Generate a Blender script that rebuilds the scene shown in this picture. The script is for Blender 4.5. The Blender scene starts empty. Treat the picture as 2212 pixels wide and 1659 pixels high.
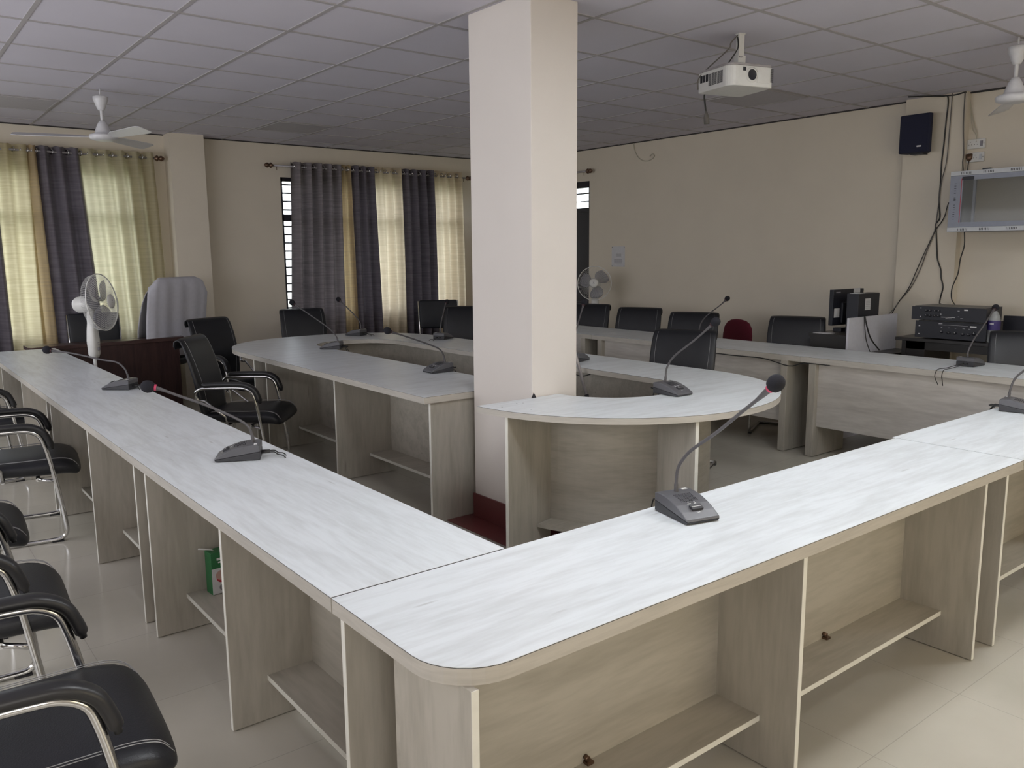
import bpy, bmesh, math, random
from mathutils import Vector, Matrix
random.seed(7)
C = bpy.context.scene.collection
PI = math.pi
H0 = 1.60            # camera height
CEIL = 2.92
# ------------------------------------------------------------ camera
def make_camera():
    f = 1785.644
    yaw, pitch, roll = map(math.radians, (38.12166, 8.98622, -0.48217))
    F = Vector((math.sin(yaw)*math.cos(pitch), math.cos(yaw)*math.cos(pitch), -math.sin(pitch)))
    r = Vector((math.cos(yaw), -math.sin(yaw), 0)); u = r.cross(F)
    c, s = math.cos(roll), math.sin(roll)
    r2 = c*r + s*u; u2 = -s*r + c*u
    cam = bpy.data.cameras.new('camera'); o = bpy.data.objects.new('camera', cam); C.objects.link(o)
    M = Matrix(((r2.x, u2.x, -F.x, 0), (r2.y, u2.y, -F.y, 0), (r2.z, u2.z, -F.z, H0), (0, 0, 0, 1)))
    o.matrix_world = M
    cam.sensor_fit = 'HORIZONTAL'; cam.sensor_width = 36.0; cam.lens = f/2212*36.0
    cam.clip_start = .05; cam.clip_end = 200
    bpy.context.scene.camera = o
make_camera()
sc = bpy.context.scene
sc.view_settings.view_transform = 'Standard'; sc.view_settings.look = 'None'
sc.view_settings.gamma = 1.0; sc.view_settings.use_curve_mapping = False
sc.view_settings.exposure = 1.28
sc.cycles.use_denoising = True
sc.cycles.max_bounces = 8; sc.cycles.diffuse_bounces = 5; sc.cycles.glossy_bounces = 4
sc.cycles.transmission_bounces = 6; sc.cycles.transparent_max_bounces = 12
sc.cycles.sample_clamp_indirect = 6.0
# world: bright overcast sky
w = bpy.data.worlds.new('sky'); sc.world = w; w.use_nodes = True
nt = w.node_tree; nt.nodes.clear()
wo = nt.nodes.new('ShaderNodeOutputWorld'); wb = nt.nodes.new('ShaderNodeBackground')
tc = nt.nodes.new('ShaderNodeTexCoord'); sp = nt.nodes.new('ShaderNodeSeparateXYZ'); cr = nt.nodes.new('ShaderNodeValToRGB')
cr.color_ramp.elements[0].position = .46; cr.color_ramp.elements[0].color = (.30, .33, .28, 1)
cr.color_ramp.elements[1].position = .52; cr.color_ramp.elements[1].color = (.86, .93, 1, 1)
mr = nt.nodes.new('ShaderNodeMapRange'); mr.inputs['From Min'].default_value = -1
nt.links.new(tc.outputs['Generated'], sp.inputs[0]); nt.links.new(sp.outputs['Z'], mr.inputs['Value'])
nt.links.new(mr.outputs[0], cr.inputs[0]); nt.links.new(cr.outputs[0], wb.inputs['Color'])
wb.inputs['Strength'].default_value = 2.2
nt.links.new(wb.outputs[0], wo.inputs[0])
LED_STRENGTH = 11.4
FILL_W = 32.0
def area(name, loc, rot, sx, sy, power, col):
    l = bpy.data.lights.new(name, 'AREA'); l.shape = 'RECTANGLE'; l.size = sx; l.size_y = sy; l.energy = power; l.color = col
    o = bpy.data.objects.new(name, l); o.location = loc; o.rotation_euler = rot; C.objects.link(o); return o
# unseen fill lamps added just inside the windowless near and left walls
area('fill_near_left', (-.7, -1.72, 1.5), (math.radians(90), 0, 0), 2.0, 1.4, 15.0, (1.0, .97, .93))  # neutral fill added to lift the left desk panels
area('fill_near_right_warm', (2.9, -1.72, 1.5), (math.radians(90), 0, 0), 2.4, 1.4, 12.5, (1.0, .85, .56))  # warm fill added for the yellowish tint on panels facing the camera
area('fill_left_side', (-2.12, 4.6, 1.65), (0, math.radians(-90), 0), 1.3, 6.5, 48.0, (.93, .94, 1.0))  # added fill that lifts the far walls and ceiling

# ------------------------------------------------------------ materials
def srgb(r, g, b):
    return tuple(((c/255/12.92) if c/255 <= .04045 else ((c/255+.055)/1.055)**2.4) for c in (r, g, b))
def newmat(name):
    m = bpy.data.materials.new(name); m.use_nodes = True
    return m, m.node_tree, m.node_tree.nodes['Principled BSDF']
def mat(name, col, rough=.6, metal=0., vary=.08, scale=30., bump=0., bscale=200., coat=0., spec=.5):
    m, nt, p = newmat(name)
    tc = nt.nodes.new('ShaderNodeTexCoord'); no = nt.nodes.new('ShaderNodeTexNoise'); no.inputs['Scale'].default_value = scale
    no.inputs['Detail'].default_value = 4
    mx = nt.nodes.new('ShaderNodeMix'); mx.data_type = 'RGBA'
    mx.inputs[6].default_value = (*[c*(1-vary) for c in col], 1); mx.inputs[7].default_value = (*[min(1, c*(1+vary)) for c in col], 1)
    nt.links.new(tc.outputs['Object'], no.inputs['Vector']); nt.links.new(no.outputs['Fac'], mx.inputs[0])
    nt.links.new(mx.outputs[2], p.inputs['Base Color'])
    p.inputs['Roughness'].default_value = rough; p.inputs['Metallic'].default_value = metal
    p.inputs['Specular IOR Level'].default_value = spec; p.inputs['Coat Weight'].default_value = coat
    if bump:
        n2 = nt.nodes.new('ShaderNodeTexNoise'); n2.inputs['Scale'].default_value = bscale
        b = nt.nodes.new('ShaderNodeBump'); b.inputs['Strength'].default_value = bump; b.inputs['Distance'].default_value = .002
        nt.links.new(tc.outputs['Object'], n2.inputs['Vector']); nt.links.new(n2.outputs['Fac'], b.inputs['Height'])
        nt.links.new(b.outputs[0], p.inputs['Normal'])
    return m
def wood(name, ca, cb, stretch, rough=.38, knots=True):
    """laminate with streaks running along one object axis"""
    m, nt, p = newmat(name)
    tc = nt.nodes.new('ShaderNodeTexCoord'); mp = nt.nodes.new('ShaderNodeMapping'); mp.inputs['Scale'].default_value = stretch
    n1 = nt.nodes.new('ShaderNodeTexNoise'); n1.inputs['Scale'].default_value = 1.0; n1.inputs['Detail'].default_value = 6; n1.inputs['Distortion'].default_value = .7
    n2 = nt.nodes.new('ShaderNodeTexNoise'); n2.inputs['Scale'].default_value = 5.0; n2.inputs['Detail'].default_value = 8
    r1 = nt.nodes.new('ShaderNodeValToRGB'); r1.color_ramp.elements[0].position = .36; r1.color_ramp.elements[0].color = (*cb, 1)
    r1.color_ramp.elements[1].position = .58; r1.color_ramp.elements[1].color = (*ca, 1)
    mm = nt.nodes.new('ShaderNodeMix'); mm.data_type = 'FLOAT'; mm.inputs[0].default_value = .35
    nt.links.new(tc.outputs['Object'], mp.inputs[0]); nt.links.new(mp.outputs[0], n1.inputs['Vector']); nt.links.new(mp.outputs[0], n2.inputs['Vector'])
    nt.links.new(n1.outputs['Fac'], mm.inputs[2]); nt.links.new(n2.outputs['Fac'], mm.inputs[3]); nt.links.new(mm.outputs[0], r1.inputs[0])
    last = r1.outputs[0]
    if knots:
        mp2 = nt.nodes.new('ShaderNodeMapping'); mp2.inputs['Scale'].default_value = tuple(s*.55 for s in stretch)
        vo = nt.nodes.new('ShaderNodeTexVoronoi'); vo.inputs['Scale'].default_value = 1.3
        r2 = nt.nodes.new('ShaderNodeValToRGB'); r2.color_ramp.elements[0].position = .02; r2.color_ramp.elements[0].color = (.62, .60, .57, 1)
        r2.color_ramp.elements[1].position = .075; r2.color_ramp.elements[1].color = (1, 1, 1, 1)
        mu = nt.nodes.new('ShaderNodeMix'); mu.data_type = 'RGBA'; mu.blend_type = 'MULTIPLY'; mu.inputs[0].default_value = .8
        nt.links.new(tc.outputs['Object'], mp2.inputs[0]); nt.links.new(mp2.outputs[0], vo.inputs['Vector']); nt.links.new(vo.outputs['Distance'], r2.inputs[0])
        nt.links.new(last, mu.inputs[6]); nt.links.new(r2.outputs[0], mu.inputs[7]); last = mu.outputs[2]
    nt.links.new(last, p.inputs['Base Color'])
    p.inputs['Roughness'].default_value = rough
    return m
WA, WB = (.73, .765, .785), (.62, .645, .655)
VA, VB = (.45, .42, .365), (.36, .335, .285)
W_TOP_X = wood('ash_laminate_top', WA, WB, (2.2, 16, 16))
W_X = wood('ash_laminate_panel_horizontal', VA, VB, (1.6, 12, 12), rough=.5)
W_Z = wood('ash_laminate_panel_vertical', VA, VB, (12, 12, 1.6), rough=.5)
EDGE = wood('ash_edge_band', (.52, .49, .44), (.44, .415, .37), (3, 3, 30), rough=.5, knots=False)
EDGE_W = mat('white_panel_edge', (.76, .75, .69), .45)
LINE = mat('dark_core_line', (.05, .05, .05), .7)
WALL = mat('cream_wall_paint', (.68, .62, .52), .75, vary=.04, scale=3, bump=.15, bscale=60)
COLW = mat('pale_cream_column_paint', (.67, .625, .585), .6, vary=.04, scale=2.5, bump=.12, bscale=50)
CEILM = mat('ceiling_tile_grey', (.60, .58, .655), .85, vary=.05, scale=2, bump=.3, bscale=400)
CEILD = mat('dark_ceiling_panel', (.45, .43, .46), .7)
TBAR = mat('ceiling_tee_bar', (.40, .38, .39), .6)
BLACKLINE = mat('dark_edge_strip', (.04, .035, .035), .8)
LEATHER = mat('black_leather', (.012, .013, .017), .42, vary=.25, scale=12, bump=.35, bscale=260)
LEATHER2 = mat('navy_black_leather', (.012, .014, .02), .45, vary=.25, scale=12, bump=.3, bscale=260)
STITCH = mat('white_stitching', (.36, .36, .37), .7)
CHROME = mat('chrome_tube', (.62, .62, .62), .16, metal=1., vary=.03)
PADBLK = mat('black_arm_pad', (.018, .018, .02), .38)
MICBLK = mat('mic_dark_plastic', (.035, .035, .04), .5, bump=.2, bscale=900)
MICGRY = mat('mic_grey_plastic', (.10, .10, .11), .36, bump=.12, bscale=900)
NECK = mat('gooseneck_grey', (.09, .085, .09), .5)
FOAM = mat('black_foam', (.012, .012, .018), .95, bump=.9, bscale=900)
DULLRED = mat('unlit_ring_plastic', (.05, .015, .02), .5)
RED = mat('pink_ring', (.60, .06, .14), .5)
WHITE = mat('white_print', (.72, .72, .72), .6)
CABLE = mat('black_cable', (.02, .02, .02), .5)
CABLEG = mat('grey_cable', (.13, .12, .11), .6)
PVCW = mat('white_plastic', (.66, .66, .64), .35)
FANW = mat('ceiling_fan_enamel', (.60, .60, .62), .3)
BRONZE = mat('bronze_rod', (.16, .10, .07), .35, metal=.8)
DARKWOOD = wood('walnut_laminate', (.085, .05, .045), (.045, .025, .025), (2, 16, 16), rough=.28, knots=False)
DARKPANEL = wood('walnut_laminate_front', (.06, .03, .028), (.035, .018, .018), (16, 16, 2), rough=.4, knots=False)
BLKDESK = mat('black_desk_laminate', (.02, .018, .017), .35)
MAROON = mat('maroon_tile', (.13, .035, .035), .3)
GREYTILE = mat('grey_stone_border', (.32, .31, .27), .4)
IRON = mat('black_iron', (.015, .013, .02), .5)
NAVY = mat('navy_speaker_cloth', (.010, .012, .035), .8, bump=.4, bscale=700)
AMPBLK = mat('amplifier_black', (.014, .015, .022), .45)
AMPTOP = mat('amplifier_lid_grey', (.13, .125, .115), .45)
RACKG = mat('rack_blue_grey', (.25, .27, .33), .4)
RACKL = mat('rack_light_lip', (.50, .52, .55), .35)
REDLINE = mat('red_trim_line', (.45, .03, .05), .5)
MAROONFAB = mat('maroon_fabric', (.13, .010, .025), .9, bump=.5, bscale=500)
TOWEL = mat('white_towel', (.60, .60, .66), .95, bump=.7, bscale=350)
PAPER = mat('white_paper', (.60, .60, .62), .8)
INK = mat('grey_ink', (.25, .24, .27), .8)
GREEN = mat('green_carton', (.02, .15, .05), .4)
YELLOW = mat('yellow_fruit_print', (.5, .42, .06), .5)
PINKP = mat('apple_flesh_print', (.50, .32, .28), .5)
WHITEPANEL = mat('white_desk_panel', (.62, .62, .68), .5)
METG = mat('grey_metal_tube', (.38, .36, .37), .35, metal=.3)
CREAMW = mat('cream_wire', (.5, .47, .38), .6)

def floor_mat():
    m, nt, p = newmat('vitrified_floor_tile')
    tc = nt.nodes.new('ShaderNodeTexCoord')
    br = nt.nodes.new('ShaderNodeTexBrick'); br.offset = 0; br.inputs['Scale'].default_value = 1
    br.inputs['Brick Width'].default_value = .6; br.inputs['Row Height'].default_value = .6; br.inputs['Mortar Size'].default_value = .0016
    br.inputs['Color1'].default_value = (.56, .53, .46, 1); br.inputs['Color2'].default_value = (.54, .51, .445, 1); br.inputs['Mortar'].default_value = (.44, .415, .365, 1)
    no = nt.nodes.new('ShaderNodeTexNoise'); no.inputs['Scale'].default_value = 1.2; no.inputs['Detail'].default_value = 5
    rp = nt.nodes.new('ShaderNodeValToRGB'); rp.color_ramp.elements[0].color = (.84, .84, .82, 1); rp.color_ramp.elements[0].position = .35; rp.color_ramp.elements[1].position = .65
    mu = nt.nodes.new('ShaderNodeMix'); mu.data_type = 'RGBA'; mu.blend_type = 'MULTIPLY'; mu.inputs[0].default_value = 1
    nt.links.new(tc.outputs['Object'], br.inputs['Vector']); nt.links.new(tc.outputs['Object'], no.inputs['Vector'])
    nt.links.new(no.outputs['Fac'], rp.inputs[0]); nt.links.new(br.outputs['Color'], mu.inputs[6]); nt.links.new(rp.outputs[0], mu.inputs[7])
    nt.links.new(mu.outputs[2], p.inputs['Base Color']); p.inputs['Roughness'].default_value = .13
    return m
FLOOR = floor_mat()
def emis(name, col, s):
    m, nt, p = newmat(name); p.inputs['Base Color'].default_value = (.8, .8, .8, 1)
    no = nt.nodes.new('ShaderNodeTexNoise'); no.inputs['Scale'].default_value = 3
    rp = nt.nodes.new('ShaderNodeValToRGB'); rp.color_ramp.elements[0].color = (*[c*.97 for c in col], 1); rp.color_ramp.elements[1].color = (*col, 1)
    nt.links.new(no.outputs['Fac'], rp.inputs[0]); nt.links.new(rp.outputs[0], p.inputs['Emission Color'])
    p.inputs['Emission Strength'].default_value = s
    return m
LED = emis('led_diffuser', (.93, .965, 1), LED_STRENGTH)
def glassy(name, col, alpha, rough=.05):
    m, nt, p = newmat(name)
    out = nt.nodes['Material Output']; tr = nt.nodes.new('ShaderNodeBsdfTransparent'); mx = nt.nodes.new('ShaderNodeMixShader')
    no = nt.nodes.new('ShaderNodeTexNoise'); no.inputs['Scale'].default_value = 8
    rp = nt.nodes.new('ShaderNodeValToRGB'); rp.color_ramp.elements[0].color = (*[c*.92 for c in col], 1); rp.color_ramp.elements[1].color = (*col, 1)
    nt.links.new(no.outputs['Fac'], rp.inputs[0]); nt.links.new(rp.outputs[0], p.inputs['Base Color'])
    p.inputs['Roughness'].default_value = rough; mx.inputs[0].default_value = alpha
    nt.links.new(tr.outputs[0], mx.inputs[1]); nt.links.new(p.outputs[0], mx.inputs[2]); nt.links.new(mx.outputs[0], out.inputs[0])
    return m
GLASS = glassy('window_glass', (.7, .75, .8), .07)
RGLASS = glassy('rack_door_glass', (.25, .26, .25), .20, .06)
BLADE = glassy('smoky_fan_blade', (.30, .30, .34), .62, .3)
PETCLR = glassy('clear_bottle_plastic', (.75, .78, .8), .35, .1)
PURPLE = mat('violet_bottle_label', (.05, .035, .16), .5)
def fabric(name, ca, cb, trans, wscale=3.0):
    """woven curtain: horizontal slub weave, part of the light passes through"""
    m, nt, p = newmat(name); out = nt.nodes['Material Output']
    tc = nt.nodes.new('ShaderNodeTexCoord'); mp = nt.nodes.new('ShaderNodeMapping'); mp.inputs['Scale'].default_value = (wscale, wscale, 55)
    no = nt.nodes.new('ShaderNodeTexNoise'); no.inputs['Scale'].default_value = 1; no.inputs['Detail'].default_value = 5
    rp = nt.nodes.new('ShaderNodeValToRGB'); rp.color_ramp.elements[0].position = .35; rp.color_ramp.elements[0].color = (*cb, 1)
    rp.color_ramp.elements[1].position = .65; rp.color_ramp.elements[1].color = (*ca, 1)
    tl = nt.nodes.new('ShaderNodeBsdfTranslucent'); mx = nt.nodes.new('ShaderNodeMixShader'); mx.inputs[0].default_value = trans
    nt.links.new(tc.outputs['Object'], mp.inputs[0]); nt.links.new(mp.outputs[0], no.inputs['Vector']); nt.links.new(no.outputs['Fac'], rp.inputs[0])
    nt.links.new(rp.outputs[0], p.inputs['Base Color']); nt.links.new(rp.outputs[0], tl.inputs['Color'])
    p.inputs['Roughness'].default_value = .75; p.inputs['Sheen Weight'].default_value = .2
    nt.links.new(p.outputs[0], mx.inputs[1]); nt.links.new(tl.outputs[0], mx.inputs[2]); nt.links.new(mx.outputs[0], out.inputs[0])
    return m
F_CREAM = fabric('cream_curtain_fabric', (.70, .60, .455), (.61, .52, .38), .62)
F_YEL = fabric('yellow_cream_curtain_fabric', (.66, .59, .40), (.56, .49, .31), .65)
F_PALE = fabric('pale_yellow_green_curtain_fabric', (.65, .60, .43), (.56, .52, .36), .62)
F_GREY = fabric('grey_violet_curtain_fabric', (.23, .205, .215), (.16, .14, .15), .12)
F_DARK = fabric('dark_navy_curtain_fabric', (.135, .12, .14), (.09, .078, .095), .10)
F_GOLD = fabric('gold_beige_curtain_fabric', (.48, .36, .20), (.40, .31, .19), .45)

# ------------------------------------------------------------ mesh helpers
def obj(name, bm, mats, parent=None, smooth=False, bevel=0):
    me = bpy.data.meshes.new(name); bm.normal_update(); bm.to_mesh(me); bm.free()
    for m in (mats if isinstance(mats, (list, tuple)) else [mats]): me.materials.append(m)
    o = bpy.data.objects.new(name, me); C.objects.link(o)
    if smooth:
        for p in me.polygons: p.use_smooth = True
    if parent: o.parent = parent
    if bevel:
        b = o.modifiers.new('bevel', 'BEVEL'); b.width = bevel; b.segments = 2; b.limit_method = 'ANGLE'; b.angle_limit = math.radians(50)
    return o
def thing(name, label, cat, loc=(0, 0, 0), rz=0, group=None):
    o = bpy.data.objects.new(name, None); C.objects.link(o); o.empty_display_size = .1
    o.location = loc; o.rotation_euler = (0, 0, rz); o['label'] = label; o['category'] = cat
    if group: o['group'] = group
    return o
def tag(o, label, cat, group=None):
    o['label'] = label; o['category'] = cat
    if group: o['group'] = group
    return o
def struct(name, bm, m, parent=None, smooth=False, bevel=0):
    o = obj(name, bm, m, parent, smooth, bevel)
    if parent is None: o['kind'] = 'structure'
    return o
def dup(root, loc, rz, label, group=None):
    def cp(o, par):
        c = o.copy(); C.objects.link(c); c.parent = par
        for ch in list(o.children): cp(ch, c)
        return c
    r = cp(root, None); r.location = loc; r.rotation_euler = (0, 0, rz); r['label'] = label
    if group: r['group'] = group
    return r
def box(bm, x0, x1, y0, y1, z0, z1, mi=0, M=None):
    vs = [Vector((x, y, z)) for z in (z0, z1) for y in (y0, y1) for x in (x0, x1)]
    if M: vs = [M @ v for v in vs]
    v = [bm.verts.new(p) for p in vs]
    for f in ((0, 2, 3, 1), (4, 5, 7, 6), (0, 1, 5, 4), (2, 6, 7, 3), (0, 4, 6, 2), (1, 3, 7, 5)):
        F = bm.faces.new([v[i] for i in f]); F.material_index = mi
    return bm
def B(*a, **k): return box(bmesh.new(), *a, **k)
def prism(bm, pts, z0, z1, mi=0, axis='z', M=None, side_mi=None):
    """polygon (counter clockwise) extruded"""
    def P(a, b, c): return Vector({'z': (a, b, c), 'y': (a, c, b), 'x': (c, a, b)}[axis])
    lo = [P(a, b, z0) for a, b in pts]; hi = [P(a, b, z1) for a, b in pts]
    if M: lo = [M @ p for p in lo]; hi = [M @ p for p in hi]
    lo = [bm.verts.new(p) for p in lo]; hi = [bm.verts.new(p) for p in hi]
    fs = [bm.faces.new(lo[::-1]), bm.faces.new(hi)]
    for f in fs: f.material_index = mi
    n = len(pts)
    for i in range(n):
        f = bm.faces.new((lo[i], lo[(i+1) % n], hi[(i+1) % n], hi[i])); f.material_index = mi if side_mi is None else side_mi
    return bm
def fix(bm):
    bmesh.ops.recalc_face_normals(bm, faces=bm.faces[:]); return bm
def frames(pts, closed=False):
    pts = [Vector(p) for p in pts]; n = len(pts); T = []
    for i in range(n):
        if closed: t = pts[(i+1) % n]-pts[i-1]
        else: t = pts[min(i+1, n-1)]-pts[max(i-1, 0)]
        T.append(t.normalized() if t.length > 1e-9 else Vector((0, 0, 1)))
    N = []; ref = Vector((0, 0, 1)) if abs(T[0].z) < .9 else Vector((1, 0, 0))
    nn = (ref - ref.dot(T[0])*T[0]).normalized()
    for t in T:
        nn = (nn - nn.dot(t)*t)
        nn = nn.normalized() if nn.length > 1e-6 else t.orthogonal().normalized()
        N.append(nn.copy())
    return pts, T, N
def tube(bm, pts, r, seg=8, mi=0, closed=False, caps=True):
    pts, T, N = frames(pts, closed); rings = []
    for i, (p, t, n) in enumerate(zip(pts, T, N)):
        b = t.cross(n); rr = r[i] if isinstance(r, (list, tuple)) else r
        rings.append([bm.verts.new(p + rr*(math.cos(2*PI*k/seg)*n + math.sin(2*PI*k/seg)*b)) for k in range(seg)])
    m = len(rings)
    for i in range(m if closed else m-1):
        a, c = rings[i], rings[(i+1) % m]
        for k in range(seg):
            f = bm.faces.new((a[k], a[(k+1) % seg], c[(k+1) % seg], c[k])); f.material_index = mi; f.smooth = True
    if caps and not closed:
        for rg in (rings[0][::-1], rings[-1]):
            f = bm.faces.new(rg); f.material_index = mi
    return bm
def smooth_path(pts, n=6):
    """Catmull-Rom"""
    P = [Vector(p) for p in pts]; out = []
    for i in range(len(P)-1):
        p0 = P[max(i-1, 0)]; p1 = P[i]; p2 = P[i+1]; p3 = P[min(i+2, len(P)-1)]
        for k in range(n):
            t = k/n
            out.append(.5*((2*p1)+(-p0+p2)*t+(2*p0-5*p1+4*p2-p3)*t*t+(-p0+3*p1-3*p2+p3)*t**3))
    out.append(P[-1]); return out
def lathe(bm, prof, seg=24, mi=0, M=None, c=(0, 0)):
    """prof = [(r,z)...]"""
    rings = []
    for r, z in prof:
        if r < 1e-5:
            p = Vector((c[0], c[1], z)); p = M @ p if M else p; rings.append([bm.verts.new(p)])
        else:
            row = []
            for k in range(seg):
                p = Vector((c[0]+r*math.cos(2*PI*k/seg), c[1]+r*math.sin(2*PI*k/seg), z)); p = M @ p if M else p
                row.append(bm.verts.new(p))
            rings.append(row)
    for a, b in zip(rings, rings[1:]):
        for k in range(seg):
            k2 = (k+1) % seg
            if len(a) == 1 and len(b) == 1: continue
            if len(a) == 1: f = bm.faces.new((a[0], b[k2], b[k]))
            elif len(b) == 1: f = bm.faces.new((a[k], a[k2], b[0]))
            else: f = bm.faces.new((a[k], a[k2], b[k2], b[k]))
            f.material_index = mi; f.smooth = True
    return bm
def loft(bm, secs, mi=0, caps=True, smooth=True):
    rings = [[bm.verts.new(p) for p in s] for s in secs]; n = len(rings[0])
    for a, b in zip(rings, rings[1:]):
        for k in range(n):
            f = bm.faces.new((a[k], a[(k+1) % n], b[(k+1) % n], b[k])); f.material_index = mi; f.smooth = smooth
    if caps:
        for r in (rings[0][::-1], rings[-1]): bm.faces.new(r).material_index = mi
    return bm
def sell(n, a, b, e):
    out = []
    for k in range(n):
        t = 2*PI*k/n; c, s = math.cos(t), math.sin(t)
        out.append((a*math.copysign(abs(c)**(2/e), c), b*math.copysign(abs(s)**(2/e), s)))
    return out
def sheetloft(bm, path, widths, thick, e=4, n=28, mi=0):
    """a padded band: path in the x-z plane, swept across y"""
    P = [Vector((x, 0, z)) for x, z in path]; secs = []
    for i, p in enumerate(P):
        t = (P[min(i+1, len(P)-1)]-P[max(i-1, 0)]).normalized(); nrm = Vector((-t.z, 0, t.x))
        th = thick[i] if isinstance(thick, (list, tuple)) else thick
        secs.append([p + Vector((0, a, 0)) + nrm*b for a, b in sell(n, widths[i]/2, th/2, e)])
    loft(bm, secs, mi)
    return bm
def circ(cx, cy, r, a0, a1, n):
    return [(cx+r*math.cos(math.radians(a0+(a1-a0)*k/n)), cy+r*math.sin(math.radians(a0+(a1-a0)*k/n))) for k in range(n+1)]
def rrect(x0, x1, y0, y1, radii, n=8):
    """radii for corners (x0y0, x1y0, x1y1, x0y1)"""
    out = []
    for (cx, cy, a), r in zip(((x0, y0, 180), (x1, y0, 270), (x1, y1, 0), (x0, y1, 90)), radii):
        sx = 1 if cx == x0 else -1; sy = 1 if cy == y0 else -1
        if r <= 0: out.append((cx, cy))
        else: out += circ(cx+sx*r, cy+sy*r, r, a, a+90, n)
    return out

# ------------------------------------------------------------ room shell
XW, YW = 7.60, 9.75           # right wall, back wall
XL, YN = -2.2, -1.8
struct('floor', B(XL-.1, XW+.2, YN-.1, YW+.2, -.1, 0), FLOOR)
def wall_y(name, y0, y1, x0, x1, holes, m):      # wall in the x-z plane with rectangular holes (x0,x1,z0,z1) not overlapping in x
    bm = bmesh.new(); x = x0
    for a, b, c, d in sorted(holes):
        box(bm, x, a, y0, y1, 0, CEIL+.15); box(bm, a, b, y0, y1, 0, c); box(bm, a, b, y0, y1, d, CEIL+.15); x = b
    box(bm, x, x1, y0, y1, 0, CEIL+.15)
    return struct(name, bm, m)
def wall_x(name, x0, x1, y0, y1, holes, m):
    bm = bmesh.new(); y = y0
    for a, b, c, d in sorted(holes):
        box(bm, x0, x1, y, a, 0, CEIL+.15); box(bm, x0, x1, a, b, 0, c); box(bm, x0, x1, a, b, d, CEIL+.15); y = b
    box(bm, x0, x1, y, y1, 0, CEIL+.15)
    return struct(name, bm, m)
WIN1 = (-.75, 2.42, .78, 2.50); WIN2 = (4.13, 6.78, .85, 2.53); WIN3 = (8.02, 9.35, .90, 2.52)
wall_y('wall_back', YW, YW+.2, XL, XW+.2, [WIN1, WIN2], WALL)
wall_x('wall_right', XW, XW+.2, YN, YW, [WIN3], WALL)
wall_x('wall_left', XL-.2, XL, YN, YW+.2, [], WALL)
wall_y('wall_near', YN-.2, YN, XL-.2, XW+.2, [], WALL)
struct('ceiling', B(XL, XW, YN, YW, CEIL, CEIL+.1), CEILM)
bm = bmesh.new()
GX = [4.09+.64*k for k in range(-9, 6)]; GY = [4.25+.645*k for k in range(-9, 9)]
for x in GX: box(bm, x-.012, x+.012, YN, YW, CEIL-.004, CEIL)
for y in GY:
    if YN < y < YW: box(bm, XL, XW, y-.012, y+.012, CEIL-.0045, CEIL)
struct('trim_1', bm, TBAR)
bm = bmesh.new()                                   # dark strip where the ceiling meets the walls
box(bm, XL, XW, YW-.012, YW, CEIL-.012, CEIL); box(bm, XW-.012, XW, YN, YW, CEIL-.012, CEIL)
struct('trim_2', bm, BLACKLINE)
# wall pilasters
struct('wall_back_pilaster', B(2.805, 3.175, 9.54, YW, 0, CEIL), WALL)
struct('wall_right_pilaster', B(7.52, XW, 3.33, 3.85, 0, CEIL), WALL)
# free-standing column with maroon skirting and plinth tiles
bm = bmesh.new(); box(bm, 2.84, 3.167, 3.44, 3.99, 0, CEIL)
cx = struct('wall_column', bm, COLW, bevel=.004)
bm = bmesh.new(); box(bm, 2.83, 3.177, 3.43, 4.0, .0, .155, 0)
o = struct('baseboard_column', bm, MAROON, bevel=.002)
bm = bmesh.new(); box(bm, 2.66, 3.35, 3.24, 4.18, 0, .008, 0)
struct('trim_3', bm, MAROON)
bm = bmesh.new(); box(bm, 2.58, 3.43, 3.16, 4.26, 0, .004, 0)
struct('trim_4', bm, GREYTILE)

# windows
def window_y(name, W, y, barstep=.1, trans=2.05, mulls=()):
    x0, x1, z0, z1 = W
    t = bpy.data.objects.new(name, None); C.objects.link(t); t['kind'] = 'structure'; t.location = ((x0+x1)/2, y, z0)
    def lo(bm):
        bmesh.ops.translate(bm, verts=bm.verts[:], vec=(-(x0+x1)/2, -y, -z0)); return bm
    bm = bmesh.new(); f = .045
    box(bm, x0, x1, y, y+.07, z1-f, z1); box(bm, x0, x1, y, y+.07, z0, z0+f)
    box(bm, x0, x0+.03, y, y+.07, z0, z1); box(bm, x1-.03, x1, y, y+.07, z0, z1)
    box(bm, x0, x1, y, y+.06, trans-.04, trans+.04)
    for mx in mulls: box(bm, mx-.025, mx+.025, y, y+.06, z0, z1)
    obj('window_frame', lo(bm), IRON, t)
    bm = bmesh.new(); z = z0+barstep
    while z < z1-.05:
        tube(bm, [(x0, y+.09, z), (x1, y+.09, z)], .010, 6); z += barstep
    x = x0+.45
    while x < x1-.1:
        tube(bm, [(x, y+.1, z0), (x, y+.1, z1)], .007, 6); x += .55
    obj('window_grill', lo(bm), IRON, t)
    bm = bmesh.new(); box(bm, x0+.03, x1-.03, y+.03, y+.034, z0+f, z1-f)
    obj('window_pane', lo(bm), GLASS, t)
    bm = bmesh.new(); box(bm, x0, x1, y-.01, y+.2, z0-.03, z0)
    obj('window_sill', lo(bm), GREYTILE, t)
    return t
window_y('window_1', WIN1, YW+.02, mulls=(-.1, .75, 1.6))
window_y('window_2', WIN2, YW+.02, mulls=(5.0, 5.9))
t = bpy.data.objects.new('window_3', None); C.objects.link(t); t['kind'] = 'structure'; t.location = (XW, 8.68, .9)
def lo3(bm): bmesh.ops.translate(bm, verts=bm.verts[:], vec=(-XW, -8.68, -.9)); return bm
bm = bmesh.new(); y0, y1, z0, z1 = WIN3; X = XW+.02
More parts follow.
